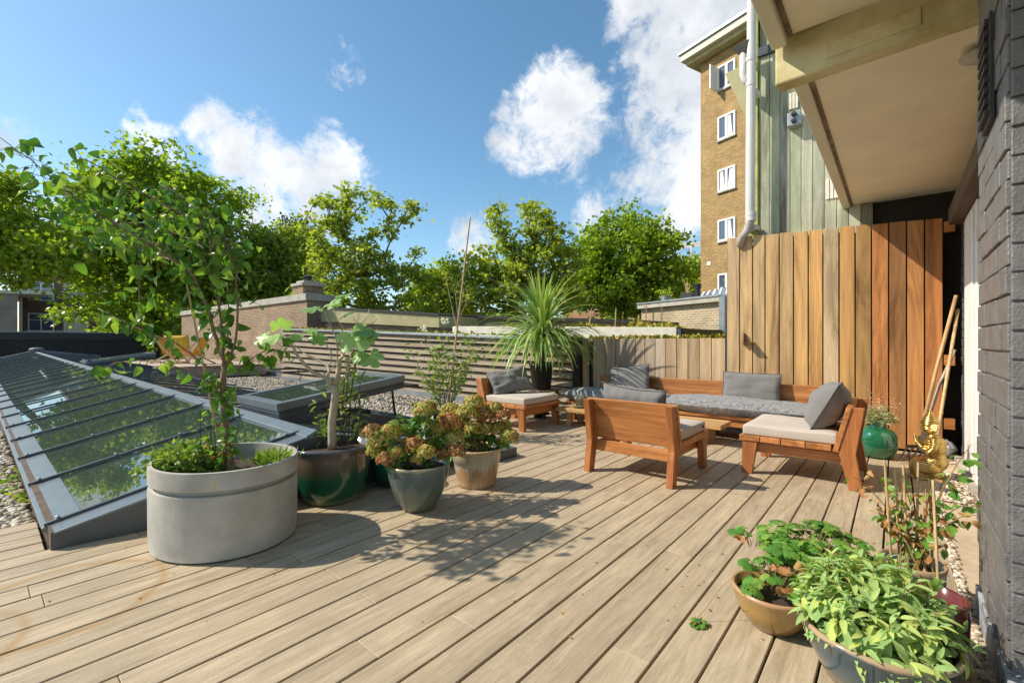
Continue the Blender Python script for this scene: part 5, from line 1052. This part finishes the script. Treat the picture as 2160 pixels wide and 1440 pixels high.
cB = Vector((-.40, 2.185, 0)); pot('glazed_bowl', 'small ochre bowl nearest the deck centre with a straggly strawberry', cB, wallprof([(.075, 0), (.085, .005), (.12, .05), (.143, .10), (.150, .14), (.158, .150), (.158, .16)], .016, .04), gl_och, .138, .125, 'bowl')
cS = Vector((-.055, 2.05, 0)); pot('glazed_bowl', 'wide blue grey bowl cut by the bottom edge holding the sage', cS, wallprof([(.13, 0), (.15, .006), (.18, .06), (.207, .12), (.222, .17), (.232, .185), (.232, .198)], .02, .04), gl_blu, .205, .16, 'bowl')
cR = Vector((-.30, 2.56, 0)); pot('glazed_bowl', 'dark brown bowl of lush strawberry leaves behind the ochre bowl', cR, wallprof([(.11, 0), (.13, .006), (.17, .08), (.195, .15), (.205, .17), (.205, .185)], .018, .04), gl_brn, .18, .145, 'bowl')
cD = Vector((.105, 2.33, 0)); pot('red_pot', 'glossy oxblood red pot between the sage and the brick corner', cD, wallprof([(.075, 0), (.085, .006), (.10, .10), (.103, .20), (.10, .235), (.104, .25)], .014, .05), M['red'], .085, .2)
cE = Vector((.055, 2.74, 0)); pot('glazed_pot', 'dark teal pot of raspberry canes behind the red pot', cE, wallprof([(.08, 0), (.095, .006), (.11, .10), (.118, .19), (.12, .21)], .014, .04), gl_blu, .1, .17)
# --- fig tree
DF = cF.x * -sT + cF.y * cT
def fb(pts): return [A(q[0], q[1], DF + (q[2] if len(q) > 2 else 0)) for q in pts]
t = thing('fig_tree', 'small fig tree with a smooth pale trunk and a few big lobed leaves', 'tree', A(703, 940, DF))
figb = [([(701, 945), (701, 930), (700, 890), (706, 850), (708, 830), (706, 812)], .034, .029), ([(704, 825), (692, 798), (680, 793), (660, 785, -.03), (642, 768, -.05), (628, 750, -.07), (616, 728, -.08), (608, 712, -.1)], .021, .007),
        ([(628, 750, -.07), (612, 764, -.1), (596, 766, -.1), (583, 756, -.1)], .006, .003), ([(619, 735, -.08), (596, 715, -.12), (590, 700, -.12)], .004, .002), ([(624, 748, -.07), (600, 738, -.05), (580, 718, -.05), (572, 705, -.05)], .004, .002),
        ([(690, 800), (695, 780, .05), (690, 770, .08), (672, 760, .1), (655, 753, .1), (640, 745, .1)], .012, .008), ([(640, 745, .1), (622, 728, .1), (614, 708, .1)], .004, .002),
        ([(707, 815), (714, 785, .03), (716, 760, .05), (724, 748, .05)], .022, .016), ([(716, 790, .03), (733, 798), (736, 778), (733, 760), (741, 748)], .015, .009),
        ([(724, 748, .05), (735, 730, .05), (760, 712, .05), (775, 700, .05)], .006, .003), ([(690, 772, .05), (700, 762, .03), (698, 740), (684, 722), (670, 705), (668, 690)], .006, .003),
        ([(700, 778), (711, 762), (712, 735), (706, 705), (700, 690), (686, 665), (680, 648)], .006, .003), ([(712, 735), (722, 710), (722, 690), (712, 675), (704, 655), (702, 635)], .006, .003),
        ([(722, 745), (712, 712), (698, 692), (690, 685)], .005, .003), ([(741, 748), (752, 720), (765, 680, .05), (776, 665, .05), (779, 650, .05)], .005, .0025), ([(757, 700), (750, 680), (745, 668)], .004, .002), ([(765, 690), (785, 682), (795, 673)], .003, .002), ([(739, 720), (752, 692), (758, 662)], .004, .002)]
u = MB()
for pts, a, b in figb: p_ = fb(pts); u.tube(p_, [a + (b - a) * i / (len(p_) - 1) for i in range(len(p_))], 10)
u.build('trunk', M['figbark'], t, smooth=True)
LP, LD, LN, LS = [], [], [], []
TC = Vector((sT, -cT, 0)); RC = Vector((cT, sT, 0)); ZU = Vector((0, 0, 1))
for px, py, dx, dy, s_, tl in ((702, 633, .9, .35, .125, .5), (680, 648, -.6, -.1, .12, .4), (690, 640, .9, -.1, .10, .5), (712, 624, 1, .15, .085, .3), (733, 690, .55, -.6, .20, .9), (745, 695, .9, -.25, .13, .8), (722, 668, .9, .5, .105, .35), (603, 706, -.8, -.2, .13, .5), (592, 698, .2, .6, .11, .3), (574, 703, -.6, -.5, .11, .6), (612, 706, .8, -.3, .09, .5), (672, 697, -.9, .1, .085, .4), (670, 700, -.1, -.8, .08, .8), (668, 705, .5, -.8, .085, .7), (775, 738, .5, -.8, .13, .9), (772, 742, -.5, -.6, .09, .9), (779, 700, .6, -.5, .07, .6), (783, 705, -.3, -.9, .08, .7), (758, 712, .7, .2, .06, .5), (755, 748, .3, -.8, .07, .8)):
    LP.append(A(px, py, DF - .03)); LD.append(RC * dx + ZU * dy * .8 + TC * .35); LN.append(ZU * 1.0 + TC * tl + RC * random.uniform(-.2, .2)); LS.append(s_ * 1.45)
leaves('foliage', M['figl'], t, LP, LD, LN, LS, FIG, True)
# feathery shoots in the fig pot
v = thing('feathery_shoots', 'tall dark stems with fine feathery green leaves in the fig pot', 'plant', A(735, 940, DF)); u = MB(); LP, LD, rr = [], [], random.Random(5)
for (x0, x1, yt, dk) in ((722, 738, 730, 1), (727, 752, 700, 1), (733, 760, 710, 1), (735, 748, 760, 1), (718, 725, 800, 0), (745, 775, 820, 0), (750, 765, 860, 0), (690, 668, 840, 0), (682, 660, 860, 0), (755, 745, 830, 0), (740, 765, 790, 0), (728, 722, 820, 0), (700, 685, 810, 0)):
    a, b = A(x0, 938, DF + rr.uniform(.0, .12)), A(x1, yt, DF + rr.uniform(-.05, .15)); m_ = a.lerp(b, .5) + Vector((rr.gauss(0, .015), rr.gauss(0, .015), 0)); u.tube([a, m_, b], [.004, .0035, .0015], 5)
    for j in range(17): f = rr.uniform(.35, 1) if dk else rr.uniform(.1, 1); q = a.lerp(m_, f * 2) if f < .5 else m_.lerp(b, f * 2 - 1); e = Vector((rr.gauss(0, 1), rr.gauss(0, 1), rr.gauss(.35, .5))); LP.append(q); LD.append(e)
u.build('stems', bpy.data.materials['dark_stem'], v); leaves('foliage', M['thin'], v, LP, LD, rdir(len(LP), .5), rng.uniform(.03, .075, len(LP)), SAGE)
# --- hydrangeas
def hydrangea(label, c, D, heads, sd, lm_list):
    v = thing('hydrangea', label, 'plant', c); rr = np.random.default_rng(sd); r2 = random.Random(sd); base = Vector((c.x, c.y, c.z)); st = MB(); GP, GD, GN, GS = [], [], [], []
    for k, (px, py, r) in enumerate(heads):
        h = A(px, py, D + r2.uniform(-.13, .10)); R_ = r * D / F * 1.22; mid = base.lerp(h, .55) + Vector((0, 0, .02)); st.tube([base + Vector((r2.gauss(0, .03), r2.gauss(0, .03), 0)), mid, h], [.004, .0035, .0025], 5)
        n = 330; dv_ = rr.normal(size=(n, 3)); dv_ /= np.linalg.norm(dv_, axis=1)[:, None]; dv_[:, 2] = np.where(dv_[:, 2] < -.35, -dv_[:, 2], dv_[:, 2])
        P = np.array(h) + dv_ * R_ * np.array([1, 1, .82]) * rr.uniform(.82, 1.04, n)[:, None]
        tdir = np.cross(dv_, rr.normal(size=(n, 3))); leaves('flower_head', lm_list[k % len(lm_list)], v, P, tdir, dv_ + rr.normal(size=(n, 3)) * .35, rr.uniform(.6, 1.1, n) * .023, FLOR)
        for j in range(5): f = r2.uniform(.3, .95); q = base.lerp(mid, f * 2) if f < .5 else mid.lerp(h, f * 2 - 1); e = Vector((r2.gauss(0, 1), r2.gauss(0, 1), r2.gauss(-.1, .35))); GP.append(q + e.normalized() * .03); GD.append(e)
    st.build('stems', M['pearbark'], v); n = len(GP); leaves('foliage', M['hydl'], v, GP, GD, rdir(n, 1.1), rng.uniform(.055, .095, n), OVAL, True); return v
DH = -cH.x * sT + cH.y * cT; DT = -cT2.x * sT + cT2.y * cT
hydrangea('hydrangea with russet and lime flower heads hanging over the grey green pot', Vector((cH.x, cH.y, .29)), DH, [(802, 930, 25), (786, 912, 17), (822, 915, 20), (795, 952, 18), (815, 968, 17), (835, 955, 15), (873, 940, 21), (882, 966, 14), (900, 955, 16), (912, 940, 17), (925, 905, 19), (938, 960, 13), (893, 865, 17), (905, 858, 12), (948, 892, 21), (958, 925, 18), (965, 950, 15), (860, 985 - 15, 12)], 3, [M['hydf'], M['hydp'], M['hydf'], M['hydf'], M['hydp']])
hydrangea('hydrangea with fading pink and lime heads in the terracotta pot', Vector((cT2.x, cT2.y, .28)), DT, [(1000, 850, 18), (985, 872, 18), (1012, 872, 19), (950, 868, 19), (965, 885, 20), (975, 905, 17), (1028, 880, 19), (1045, 862, 14), (1000, 905, 17), (1022, 905, 16), (1060, 876, 14), (1063, 900, 15), (1074, 922, 17), (1048, 905, 15), (1000, 925, 13), (940, 885, 15)], 9, [M['hydf'], M['hydf'], M['hydp'], M['hydf']])
for nm, D_, pts in (('dark', DH, [(845, 890), (870, 880), (850, 905), (905, 880), (890, 900), (870, 905), (925, 930)]), ('b', DT, [(1010, 935), (1040, 935), (1030, 945), (985, 935), (1055, 940)])):
    LP = [A(px + random.gauss(0, 8), py + random.gauss(0, 6), D_ + random.uniform(-.06, .1)) for px, py in pts for _ in range(7)]
    par_ = [o for o in bpy.data.objects if o.name.startswith('hydrangea') and o.type == 'EMPTY'][0 if nm == 'dark' else 1]; leaves('large_leaves', M['hydl'], par_, LP, rdir(len(LP), .2), rdir(len(LP), 1.2), rng.uniform(.06, .1, len(LP)), OVAL, True)
# --- rose bush with tall cane, in a pot behind the hydrangeas
cK = Vector((-4.24, 3.78, 0)); DK = -cK.x * sT + cK.y * cT
pot('plastic_pot', 'black plastic pot of the rose bush, hidden behind the hydrangeas', cK, wallprof([(.13, 0), (.17, .28), (.18, .30)], .01, .04), M['black'], .16, .265)
v = thing('rose_bush', 'airy rose bush with thin upright stems and two white blooms against the slatted screen', 'bush', (cK.x, cK.y, .27)); u = MB(); LP, LD, rr = [], [], random.Random(31)
for k in range(26):
    x1 = 945 + (k - 13) * 6.4 + rr.uniform(-8, 8); yt = rr.uniform(680, 770) + abs(x1 - 945) * .4; a = Vector((cK.x + rr.gauss(0, .04), cK.y + rr.gauss(0, .04), .27)); b = A(x1, yt, DK + rr.uniform(-.3, .3)); m_ = a.lerp(b, .5) + (b - a).cross(ZU).normalized() * rr.gauss(0, .04) + Vector((0, 0, .05)); pts = [a, a.lerp(m_, .6), m_, m_.lerp(b, .5) + Vector((rr.gauss(0, .01), rr.gauss(0, .01), 0)), b]
    u.tube(pts, [.0045, .004, .0035, .0025, .0015], 5)
    for j in range(24): f = rr.uniform(.3, 1); q = a.lerp(m_, f * 2) if f < .5 else m_.lerp(b, f * 2 - 1); e = Vector((rr.gauss(0, 1), rr.gauss(0, 1), rr.gauss(.1, .5))); s_ = e.normalized() * rr.uniform(.01, .06); u.tube([q, q + s_], [.001, .0008], 3) if j % 3 == 0 else None; LP.append(q + s_); LD.append(e)
u.build('stems', plain('green_stem', (.24, .22, .08), .6), v); leaves('foliage', M['thin'], v, LP, LD, rdir(len(LP), .8), rng.uniform(.035, .065, len(LP)), OVALF)
for px, py in ((938, 676), (893, 693), (957, 752)):
    h = A(px, py, DK - .1); n = 40; dv_ = rng.normal(size=(n, 3)); leaves('bloom', M['flw'], v, np.array(h) + dv_ * .012, dv_, rdir(n), rng.uniform(.018, .034, n), OVAL)
u = MB(); a, b = A(944, 868, DK), A(992, 458, DK - .05); u.tube([a.lerp(b, k / 8) for k in range(9)], [.014 - .0006 * k for k in range(9)], 8)
v = thing('bamboo_cane', 'very tall bamboo cane standing in the rose bush', 'cane', a); u.build('cane', M['bamboo'], v)
u = MB()
for k in range(3): q = a.lerp(b, .42 + .03 * k); u.tube([q, q + RC * random.uniform(-.12, .16) + Vector((0, 0, .35)), q + RC * (-.16 + .17 * k) + Vector((0, 0, .75))], [.004, .003, .0015], 5)
u.build('dry_tendrils', plain('dry_tendril', (.62, .52, .34), .8), v)
# --- yucca on its stand
cY = Vector((-4.36, 5.90, 0)); DY = -cY.x * sT + cY.y * cT
v = thing('plant_stand', 'small wooden slatted stool under the yucca pot', 'stand', cY); u = MB()
for k in range(4): u.box(cY.x - .22, cY.x + .22, cY.y - .22 + k * .115, cY.y - .22 + k * .115 + .10, .405, .43)
u.build('top', M['slat'], v, bevel=.003)
for a in (-1, 1):
    for b in (-1, 1): u = MB(); u.box(cY.x + a * .18 - .02, cY.x + a * .18 + .02, cY.y + b * .18 - .02, cY.y + b * .18 + .02, 0, .404); u.build('leg', M['steel'], v)
c = Vector((cY.x, cY.y, .431)); v = thing('plastic_pot', 'tall black plastic pot of the yucca standing on the stool', 'pot', c)
profpot(v, 'pot', c, [(.002, 0), (.145, 0), (.15, .01), (.188, .37), (.196, .37), (.198, .41), (.185, .412), (.182, .37), (.002, .37)], M['black'], 40); soil_disc(c, .18, .365, v)
v = thing('yucca', 'large yucca with a fountain of long arching strap leaves in the black pot', 'plant', (cY.x, cY.y, .79)); u = MB(); u.tube([(cY.x, cY.y, .78), (cY.x + .01, cY.y, 1.05), (cY.x, cY.y, 1.40)], [.055, .05, .04], 12); u.build('stem', plain('yucca_stem', (.13, .09, .05), .9, 0, .4, 20, .6), v)
rr = random.Random(12); u = MB()
for k in range(320):
    el = rr.uniform(-.6, 1.42); az = rr.uniform(0, 2 * math.pi); L_ = rr.uniform(.75, 1.22) * (1 if el < 1.1 else .82); up0 = max(el, 0.15); d0 = Vector((math.cos(az) * math.cos(up0), math.sin(az) * math.cos(up0), math.sin(up0)))
    p = Vector((cY.x, cY.y, rr.uniform(1.12, 1.42) if el < .8 else rr.uniform(1.36, 1.44))) + d0 * .03; n = 8; droop = (2.7 - el * 1.35) * rr.uniform(.75, 1.25) / n; vs = []; wd = rr.uniform(.014, .022); dcur = d0.copy()
    side = d0.cross(ZU).normalized(); side = side * 1.0
    for i in range(n + 1):
        f = i / n; w_ = wd * (math.sin(math.pi * min(.18 + f * .85, 1)) ** .6 + .02); nr = side.cross(dcur).normalized()
        vs += [p - side * w_ + nr * w_ * .35, p, p + side * w_ + nr * w_ * .35]; p = p + dcur * L_ / n
        dcur = (dcur + Vector((0, 0, -1)) * droop * (.35 + f)).normalized()
    u.add(vs, [q for i in range(n) for q in ((3 * i, 3 * i + 1, 3 * i + 4, 3 * i + 3), (3 * i + 1, 3 * i + 2, 3 * i + 5, 3 * i + 4))])
u.build('foliage', M['yuc'], v, smooth=True)
# --- green glass vase with heath
cV = Vector((-.155, 6.07, 0)); v = thing('glass_vase', 'bulbous bottle green glossy vase against the tall board fence', 'vase', cV)
mg, nt, bs = mat('green_glass'); bs.inputs['Base Color'].default_value = (.01, .16, .07, 1); bs.inputs['Roughness'].default_value = .03; bs.inputs['Coat Weight'].default_value = .8; bs.inputs['Transmission Weight'].default_value = .25; bs.inputs['IOR'].default_value = 1.6
profpot(v, 'vase', cV, [(.002, .002), (.10, 0), (.14, .02), (.168, .09), (.175, .17), (.168, .24), (.14, .29), (.10, .305), (.085, .32), (.085, .385), (.092, .395), (.078, .395), (.072, .38), (.07, .33), (.002, .33)], mg, 56)
v = mound('heath_plant', 'pale flowering heath bursting out of the green vase', 'plant', (cV.x, cV.y, .36), .17, .17, .17, 1500, .032, M['heath'], SAGE, .5, .15, 5)
P = np.array((cV.x, cV.y, .42)) + rng.normal(size=(170, 3)) * np.array([.10, .10, .07]); P[:, 2] = .5 + abs(P[:, 2] - .42); leaves('blossoms', M['pink'], v, P, rdir(170, .5), rdir(170), rng.uniform(.008, .016, 170), OVAL)
# --- sage
rr = np.random.default_rng(77); LP, LD, LN, LS = [], [], [], []; st = MB()
for k in range(150):
    a = rr.uniform(0, 2 * math.pi); e = rr.uniform(-.12, 1) ; e = math.asin(max(min(e, 1), -.2)); rad = rr.uniform(.8, 1.05); dv_ = Vector((math.cos(a) * math.cos(e), math.sin(a) * math.cos(e), math.sin(e)))
    tip = Vector((cS.x + dv_.x * .245 * rad + .0, cS.y + dv_.y * .26 * rad + .04, .20 + dv_.z * .22 * rad)); b0 = Vector((cS.x + dv_.x * .12, cS.y + dv_.y * .12, .16)); st.tube([b0, b0.lerp(tip, .6) + Vector((0, 0, .015)), tip], [.0025, .002, .0015], 4)
    ax = (tip - b0).normalized() + Vector((0, 0, .3))
    for j in range(8):
        f = j // 2; az = j * math.pi + f * 1.57 + rr.normal() * .3; sv = ax.cross(Vector((rr.normal(), rr.normal(), 1))).normalized(); o_ = Matrix.Rotation(az, 3, ax) @ sv
        LP.append(tip - ax * .016 * f); LD.append(o_ * (1 if f else .5) + ax * (.35 if f > 1 else .9) + Vector((0, 0, -.45))); LN.append(ax + Vector(rr.normal(size=3)) * .25); LS.append(rr.uniform(.75, 1.2) * (.042 + .018 * min(f, 2)))
v = thing('sage_plant', 'dense sage bush with soft pale green oval leaves in the blue grey bowl', 'plant', (cS.x, cS.y, .16)); st.build('stems', M['pearbark'], v); leaves('foliage', M['sage'], v, LP, LD, LN, LS, SAGE, True)
# --- strawberries
def strawberry(label, c, n, rx, h, sd, sz=.055, dryn=4, trail=()):
    rr = random.Random(sd); v = thing('strawberry_plant', label, 'plant', c); st = MB(); LP, LD, LN, LS, DP, DD = [], [], [], [], [], []
    for k in range(n):
        a = rr.uniform(0, 6.283); r = rx * rr.uniform(.15, 1) ** .6; tip = c + Vector((math.cos(a) * r, math.sin(a) * r, h * rr.uniform(.35, 1) * (1.15 - .55 * (r / rx)))); b0 = c + Vector((math.cos(a) * .02, math.sin(a) * .02, -.01)); st.tube([b0, b0.lerp(tip, .5) + Vector((0, 0, .03)), tip], [.0018, .0016, .0013], 4)
        out = Vector((math.cos(a), math.sin(a), rr.uniform(-.3, .2))); isd = k < dryn
        for j in (-1, 0, 1): dd = Matrix.Rotation(j * 1.15, 3, 'Z') @ out; (DP if isd else LP).append(tip); (DD if isd else LD).append(dd); 
        if not isd: LN += [Vector((rr.gauss(0, .25), rr.gauss(0, .25), 1))] * 3; s_ = sz * rr.uniform(.75, 1.25); LS += [s_] * 3
    st.build('stems', plain('strawberry_stem' + str(sd), (.22, .17, .06), .7), v); leaves('foliage', M['straw'], v, LP, LD, LN, LS, SERR, True)
    if DP: leaves('dry_leaves', M['dry'], v, DP, DD, rdir(len(DP)), np.full(len(DP), sz * .9), OVAL, True)
    return v
strawberry('lush strawberry plant with serrated leaves in the dark brown bowl', Vector((cR.x, cR.y, .16)), 80, .23, .18, 3, .052, 2)
v = strawberry('straggly strawberry plant with dry stems in the ochre bowl', Vector((cB.x, cB.y, .135)), 17, .14, .15, 4, .055, 5)
pr = G(1467, 1312); u = MB(); a = Vector((cB.x - .1, cB.y, .16)); m1 = a.lerp(pr, .5) + Vector((0, 0, .06)); u.tube([a, a.lerp(m1, .5) + Vector((0, 0, .03)), m1, m1.lerp(pr, .6), pr + Vector((0, 0, .01))], .0012, 4); u.build('runner', plain('runner_stem', (.25, .12, .06), .7), v)
v = strawberry('tiny strawberry plantlet rooted at the end of a runner on the bare deck', pr, 6, .035, .04, 6, .028, 1); v['category'] = 'plantlet'
v = strawberry('red-brown tinged bramble shoot hanging over the left edge of the brown bowl', G(1590, 1150, .16), 9, .10, .09, 8, .045, 4)
# --- raspberry canes with stakes
v = thing('raspberry_canes', 'half withered raspberry canes with brown and green leaves by the brick corner', 'plant', (cE.x, cE.y, .18)); rr = random.Random(14); st = MB(); LP, LD, DP, DD = [], [], [], []
for (x1, y1, d_) in ((1830, 990, 2.2), (1800, 1005, 2.15), (1850, 1080, 2.2), (1905, 1000, 2.1), (1960, 1040, 2.0), (2010, 1000, 2.0), (2050, 935, 2.0), (2060, 1060, 1.95), (2065, 1085, 1.9), (1880, 1110, 2.1), (2000, 1090, 2.0), (1930, 1060, 2.1), (1990, 1150, 1.95), (1840, 1070, 2.2), (1900, 1140, 2.1)):
    a = Vector((cE.x + rr.gauss(0, .03), cE.y + rr.gauss(0, .03), .17)); b = A(x1, y1, d_); m_ = a.lerp(b, .5) + Vector((0, 0, .08)); st.tube([a, a.lerp(m_, .5) + Vector((0, 0, .02)), m_, m_.lerp(b, .5) + Vector((0, 0, .015)), b], [.0035, .003, .0025, .002, .0012], 5)
    for j in range(15):
        f = rr.uniform(.35, 1); q = a.lerp(m_, f * 2) if f < .5 else m_.lerp(b, f * 2 - 1); e = Vector((rr.gauss(0, 1), rr.gauss(0, 1), rr.gauss(-.4, .4))); q = q + e.normalized() * .02
        if rr.random() < (.6 if x1 < 1990 else .35): DP.append(q); DD.append(e + Vector((0, 0, -.8)))
        else: LP.append(q); LD.append(e)
st.build('canes', plain('reddish_cane', (.28, .17, .05), .6), v); leaves('foliage', M['straw'], v, LP, LD, rdir(len(LP), .8), rng.uniform(.03, .06, len(LP)), OVAL, True)
leaves('withered_leaves', M['dry'], v, DP, DD, rdir(len(DP)), rng.uniform(.018, .038, len(DP)), PEAR, True)
labs = ['leftmost thin bamboo stake among the raspberry canes', 'thin bamboo stake second from the left among the canes', 'slanting bamboo stake third from the left', 'short stake before the golden statue', 'thick upright bamboo stake in the middle of the canes', 'bamboo stake just right of the thickest one', 'rightmost stake reaching down into the red pot']
for k, (x0, y0, x1, y1, z0) in enumerate(((1866, 970, 1876, 1190, .18), (1888, 990, 1896, 1180, .18), (1905, 980, 1925, 1180, .18), (1937, 975, 1935, 1180, .18), (1952, 1015, 1946, 1190, .18), (1961, 1012, 1925, 1185, .18), (1968, 1012, 1980, 1250, .22))):
    top = A(x0, y0, 2.08 if k < 6 else 1.85); b = G(x1, y1, z0) if k == 6 else Vector((cE.x + (k - 2.5) * .028, cE.y + (k % 2) * .04 - .02, .165)); u = MB(); u.tube([b, b.lerp(top, .33), b.lerp(top, .66), top], [.0052, .005, .005, .0048], 7); o = u.build('bamboo_stake', M['bamboo'], None); tag(o, labs[k], 'stake', 'bamboo stakes in the raspberry pots')
# --- garden tools leaning in the corner
def tool(label, nm, pts, r, m_, nodes_=False):
    v = thing(nm, label, 'tool' if 'pole' not in nm else 'pole', pts[0]); u = MB(); u.tube(pts, r, 9); u.build('handle', m_, v, smooth=True)
    if nodes_:
        for k in range(1, 9): q = pts[0].lerp(pts[-1], k / 9); n_ = MB(); n_.tube([q - (pts[-1] - pts[0]).normalized() * .006, q + (pts[-1] - pts[0]).normalized() * .006], r * 1.22, 9); n_.build('node', M['bamboo'], v)
    return v
TD = 4.62
a, b = A(1938, 932, TD), A(2017, 623, TD + .0); v = tool('garden fork with a long wooden handle leaning in the corner behind the statue', 'garden_fork', [a, a.lerp(b, .5) + RC * -.01, b], .0165, plain('ash_handle', (.55, .33, .15), .55, 0, .2, 8))
fd = Vector((0, 0, -.12)) - RC * .10 - Vector((0, .12, 0)); u = MB(); u.beam(a + RC * .1 + fd * .3, a - RC * .08 + fd * .3, .02, .03)
for k in range(4): q = a + RC * (.1 - .06 * k) + fd * .3; u.tube([q, q + fd * .6, q + fd * 1.15 + Vector((0, -.03, .02))], [.009, .007, .003], 6)
u.build('tines', M['steel'], v)
a = A(1953, 915, TD + .02); v = tool('spade with a curved grey weathered handle between the fork and the bamboo pole', 'spade', [a, A(1963, 870, TD + .02), A(1982, 810, TD + .02), A(2005, 760, TD + .04), A(2014, 738, TD + .05)], .014, plain('grey_handle', (.42, .37, .31), .7, 0, .2, 12))
u = MB(); q = a; u.hexa([q + RC * x + Vector((0, y, z)) for x, y, z in ((-.09, -.02, -.17), (.05, -.02, -.17), (.05, .0, -.17), (-.09, .0, -.17), (-.07, .0, .02), (.07, .0, .02), (.07, .02, .02), (-.07, .02, .02))]); u.build('blade', M['zinc'], v, bevel=.004)
a, b = A(1984, 878, TD - .1), A(2021, 652, TD + .0); a2 = a + (a - b) * .45; v = tool('jointed bamboo pole leaning against the dark wall above the statue', 'bamboo_pole', [a2, a, b], .0145, M['bamboo'], True)
# crumpled foil bag
c = G(1998, 968); c.y += .1; v = thing('silver_bag', 'crumpled silver bag on the ground between the statue and the door', 'bag', c); u = MB(); u.ball((0, 0, 0), .085, .07, .10, 14, 10); rr = random.Random(2); u.v = [(c.x + x * rr.uniform(.75, 1.15), c.y + y * rr.uniform(.75, 1.15), c.z + .08 + z * rr.uniform(.8, 1.1)) for x, y, z in u.v]; u.build('foil', plain('foil', (.6, .6, .6), .25, .9, .1, 20), v)
# --- golden kneeling statue
st0 = Vector((.215, 5.40, 0)); t = thing('golden_statue', 'golden kneeling temple figure with palms joined and a tiered crown', 'statue', st0)
def sl(x, y, z): return st0 + Vector((x, y, z))          # faces -X and a little towards the camera
u = MB()
u.tube([sl(.05, .035, .07), sl(.0, .04, .11), sl(-.07, .038, .11)], [.062, .075, .062], 18); u.tube([sl(.05, -.035, .07), sl(.0, -.04, .11), sl(-.07, -.04, .11)], [.062, .075, .062], 18)
u.ball(sl(-.08, .036, .09), .05, .048, .075, 14, 10); u.ball(sl(-.08, -.04, .09), .05, .048, .075, 14, 10)
u.tube([sl(-.09, .04, .04), sl(.10, .04, .035)], [.042, .033], 12); u.tube([sl(-.09, -.045, .04), sl(.10, -.045, .035)], [.042, .033], 12)
u.ball(sl(.05, 0, .15), .082, .088, .075, 16, 12); u.tube([sl(.06, 0, .15), sl(.05, 0, .22), sl(.045, 0, .28), sl(.04, 0, .335), sl(.03, 0, .37)], [.075, .062, .075, .08, .04], 18)
for s_ in (-1, 1):
    u.ball(sl(.04, s_ * .078, .34), .036, .034, .036, 12, 8); u.tube([sl(.04, s_ * .09, .335), sl(.03, s_ * .105, .285), sl(.0, s_ * .10, .245)], [.030, .026, .024], 12); u.tube([sl(.0, s_ * .10, .245), sl(-.045, s_ * .05, .275), sl(-.075, s_ * .014, .315)], [.024, .020, .014], 12)
    u.tube([sl(-.073, s_ * .010, .31), sl(-.085, s_ * .009, .35), sl(-.09, s_ * .007, .38)], [.015, .015, .006], 8)
u.tube([sl(.03, 0, .36), sl(.022, 0, .405)], [.03, .03], 12); u.ball(sl(.012, 0, .447), .057, .052, .062, 18, 14)
u.tube([sl(-.036, 0, .462), sl(-.054, 0, .440)], [.007, .011], 8); u.ball(sl(-.038, 0, .42), .016, .02, .009, 10, 6)
o = u.build('figure', M['gold'], t, smooth=True); rm = o.modifiers.new('rm', 'REMESH'); rm.mode = 'VOXEL'; rm.voxel_size = .0055; rm.use_smooth_shade = True; sm = o.modifiers.new('sm', 'SMOOTH'); sm.iterations = 3
u = MB(); u.lathe([(.062, .475), (.069, .481), (.060, .494), (.064, .498), (.052, .514), (.056, .519), (.042, .534), (.045, .538), (.030, .553), (.032, .557), (.018, .572), (.012, .588), (.003, .605)], sl(.014, 0, 0), 24); u.build('crown', M['gold'], t, smooth=True)
for s_ in (-1, 1): u = MB(); u.prism([sl(.015, s_ * .054, .42), sl(.05, s_ * .066, .435), sl(.065, s_ * .072, .485), (sl(.03, s_ * .062, .50)), sl(.01, s_ * .056, .465)], (0, s_ * .01, 0)); u.build('ear_flange', M['gold'], t, bevel=.003)
for (z, r, x) in ((.325, .080, .04), (.345, .066, .036), (.23, .066, .05), (.375, .038, .028)):
    u = MB(); n = 28; u.tube([sl(x + math.cos(2 * math.pi * k / n) * r, math.sin(2 * math.pi * k / n) * r * 1.02, z + .01 * math.cos(2 * math.pi * k / n)) for k in range(n + 1)], .005, 6); u.build('necklace', M['gold'], t, smooth=True)
u = MB(); u.lathe([(.13, 0), (.138, .006), (.13, .018), (.12, .02)], sl(-.01, 0, 0), 32, .82, .66); u.build('base', M['gold'], t, smooth=True)
# --- leaf litter and crumbs of soil lying about the pots
P = []
for cx, cy, r, n in ((-.1, 2.7, .35, 60), (.05, 4.3, .5, 40), (-2.6, 2.4, .5, 60), (-2.9, 1.6, .5, 40), (-.6, 2.3, .4, 35), (-1.6, 1.8, 1.2, 40), (-.2, 5.6, .3, 25)):
    for i in range(n): P.append((min(cx + random.gauss(0, r), .2), cy + random.gauss(0, r), .004))
P = np.array(P); Dn = rdir(len(P)); Dn[:, 2] *= .15; Nn = rdir(len(P)) * .3; Nn[:, 2] = 1
tag(leaves('leaf_litter', M['dry'], None, P, Dn, Nn, rng.uniform(.004, .02, len(P)) , OVALF), 'dry leaf scraps and crumbs of soil scattered on the deck', 'leaf litter', kind='stuff')
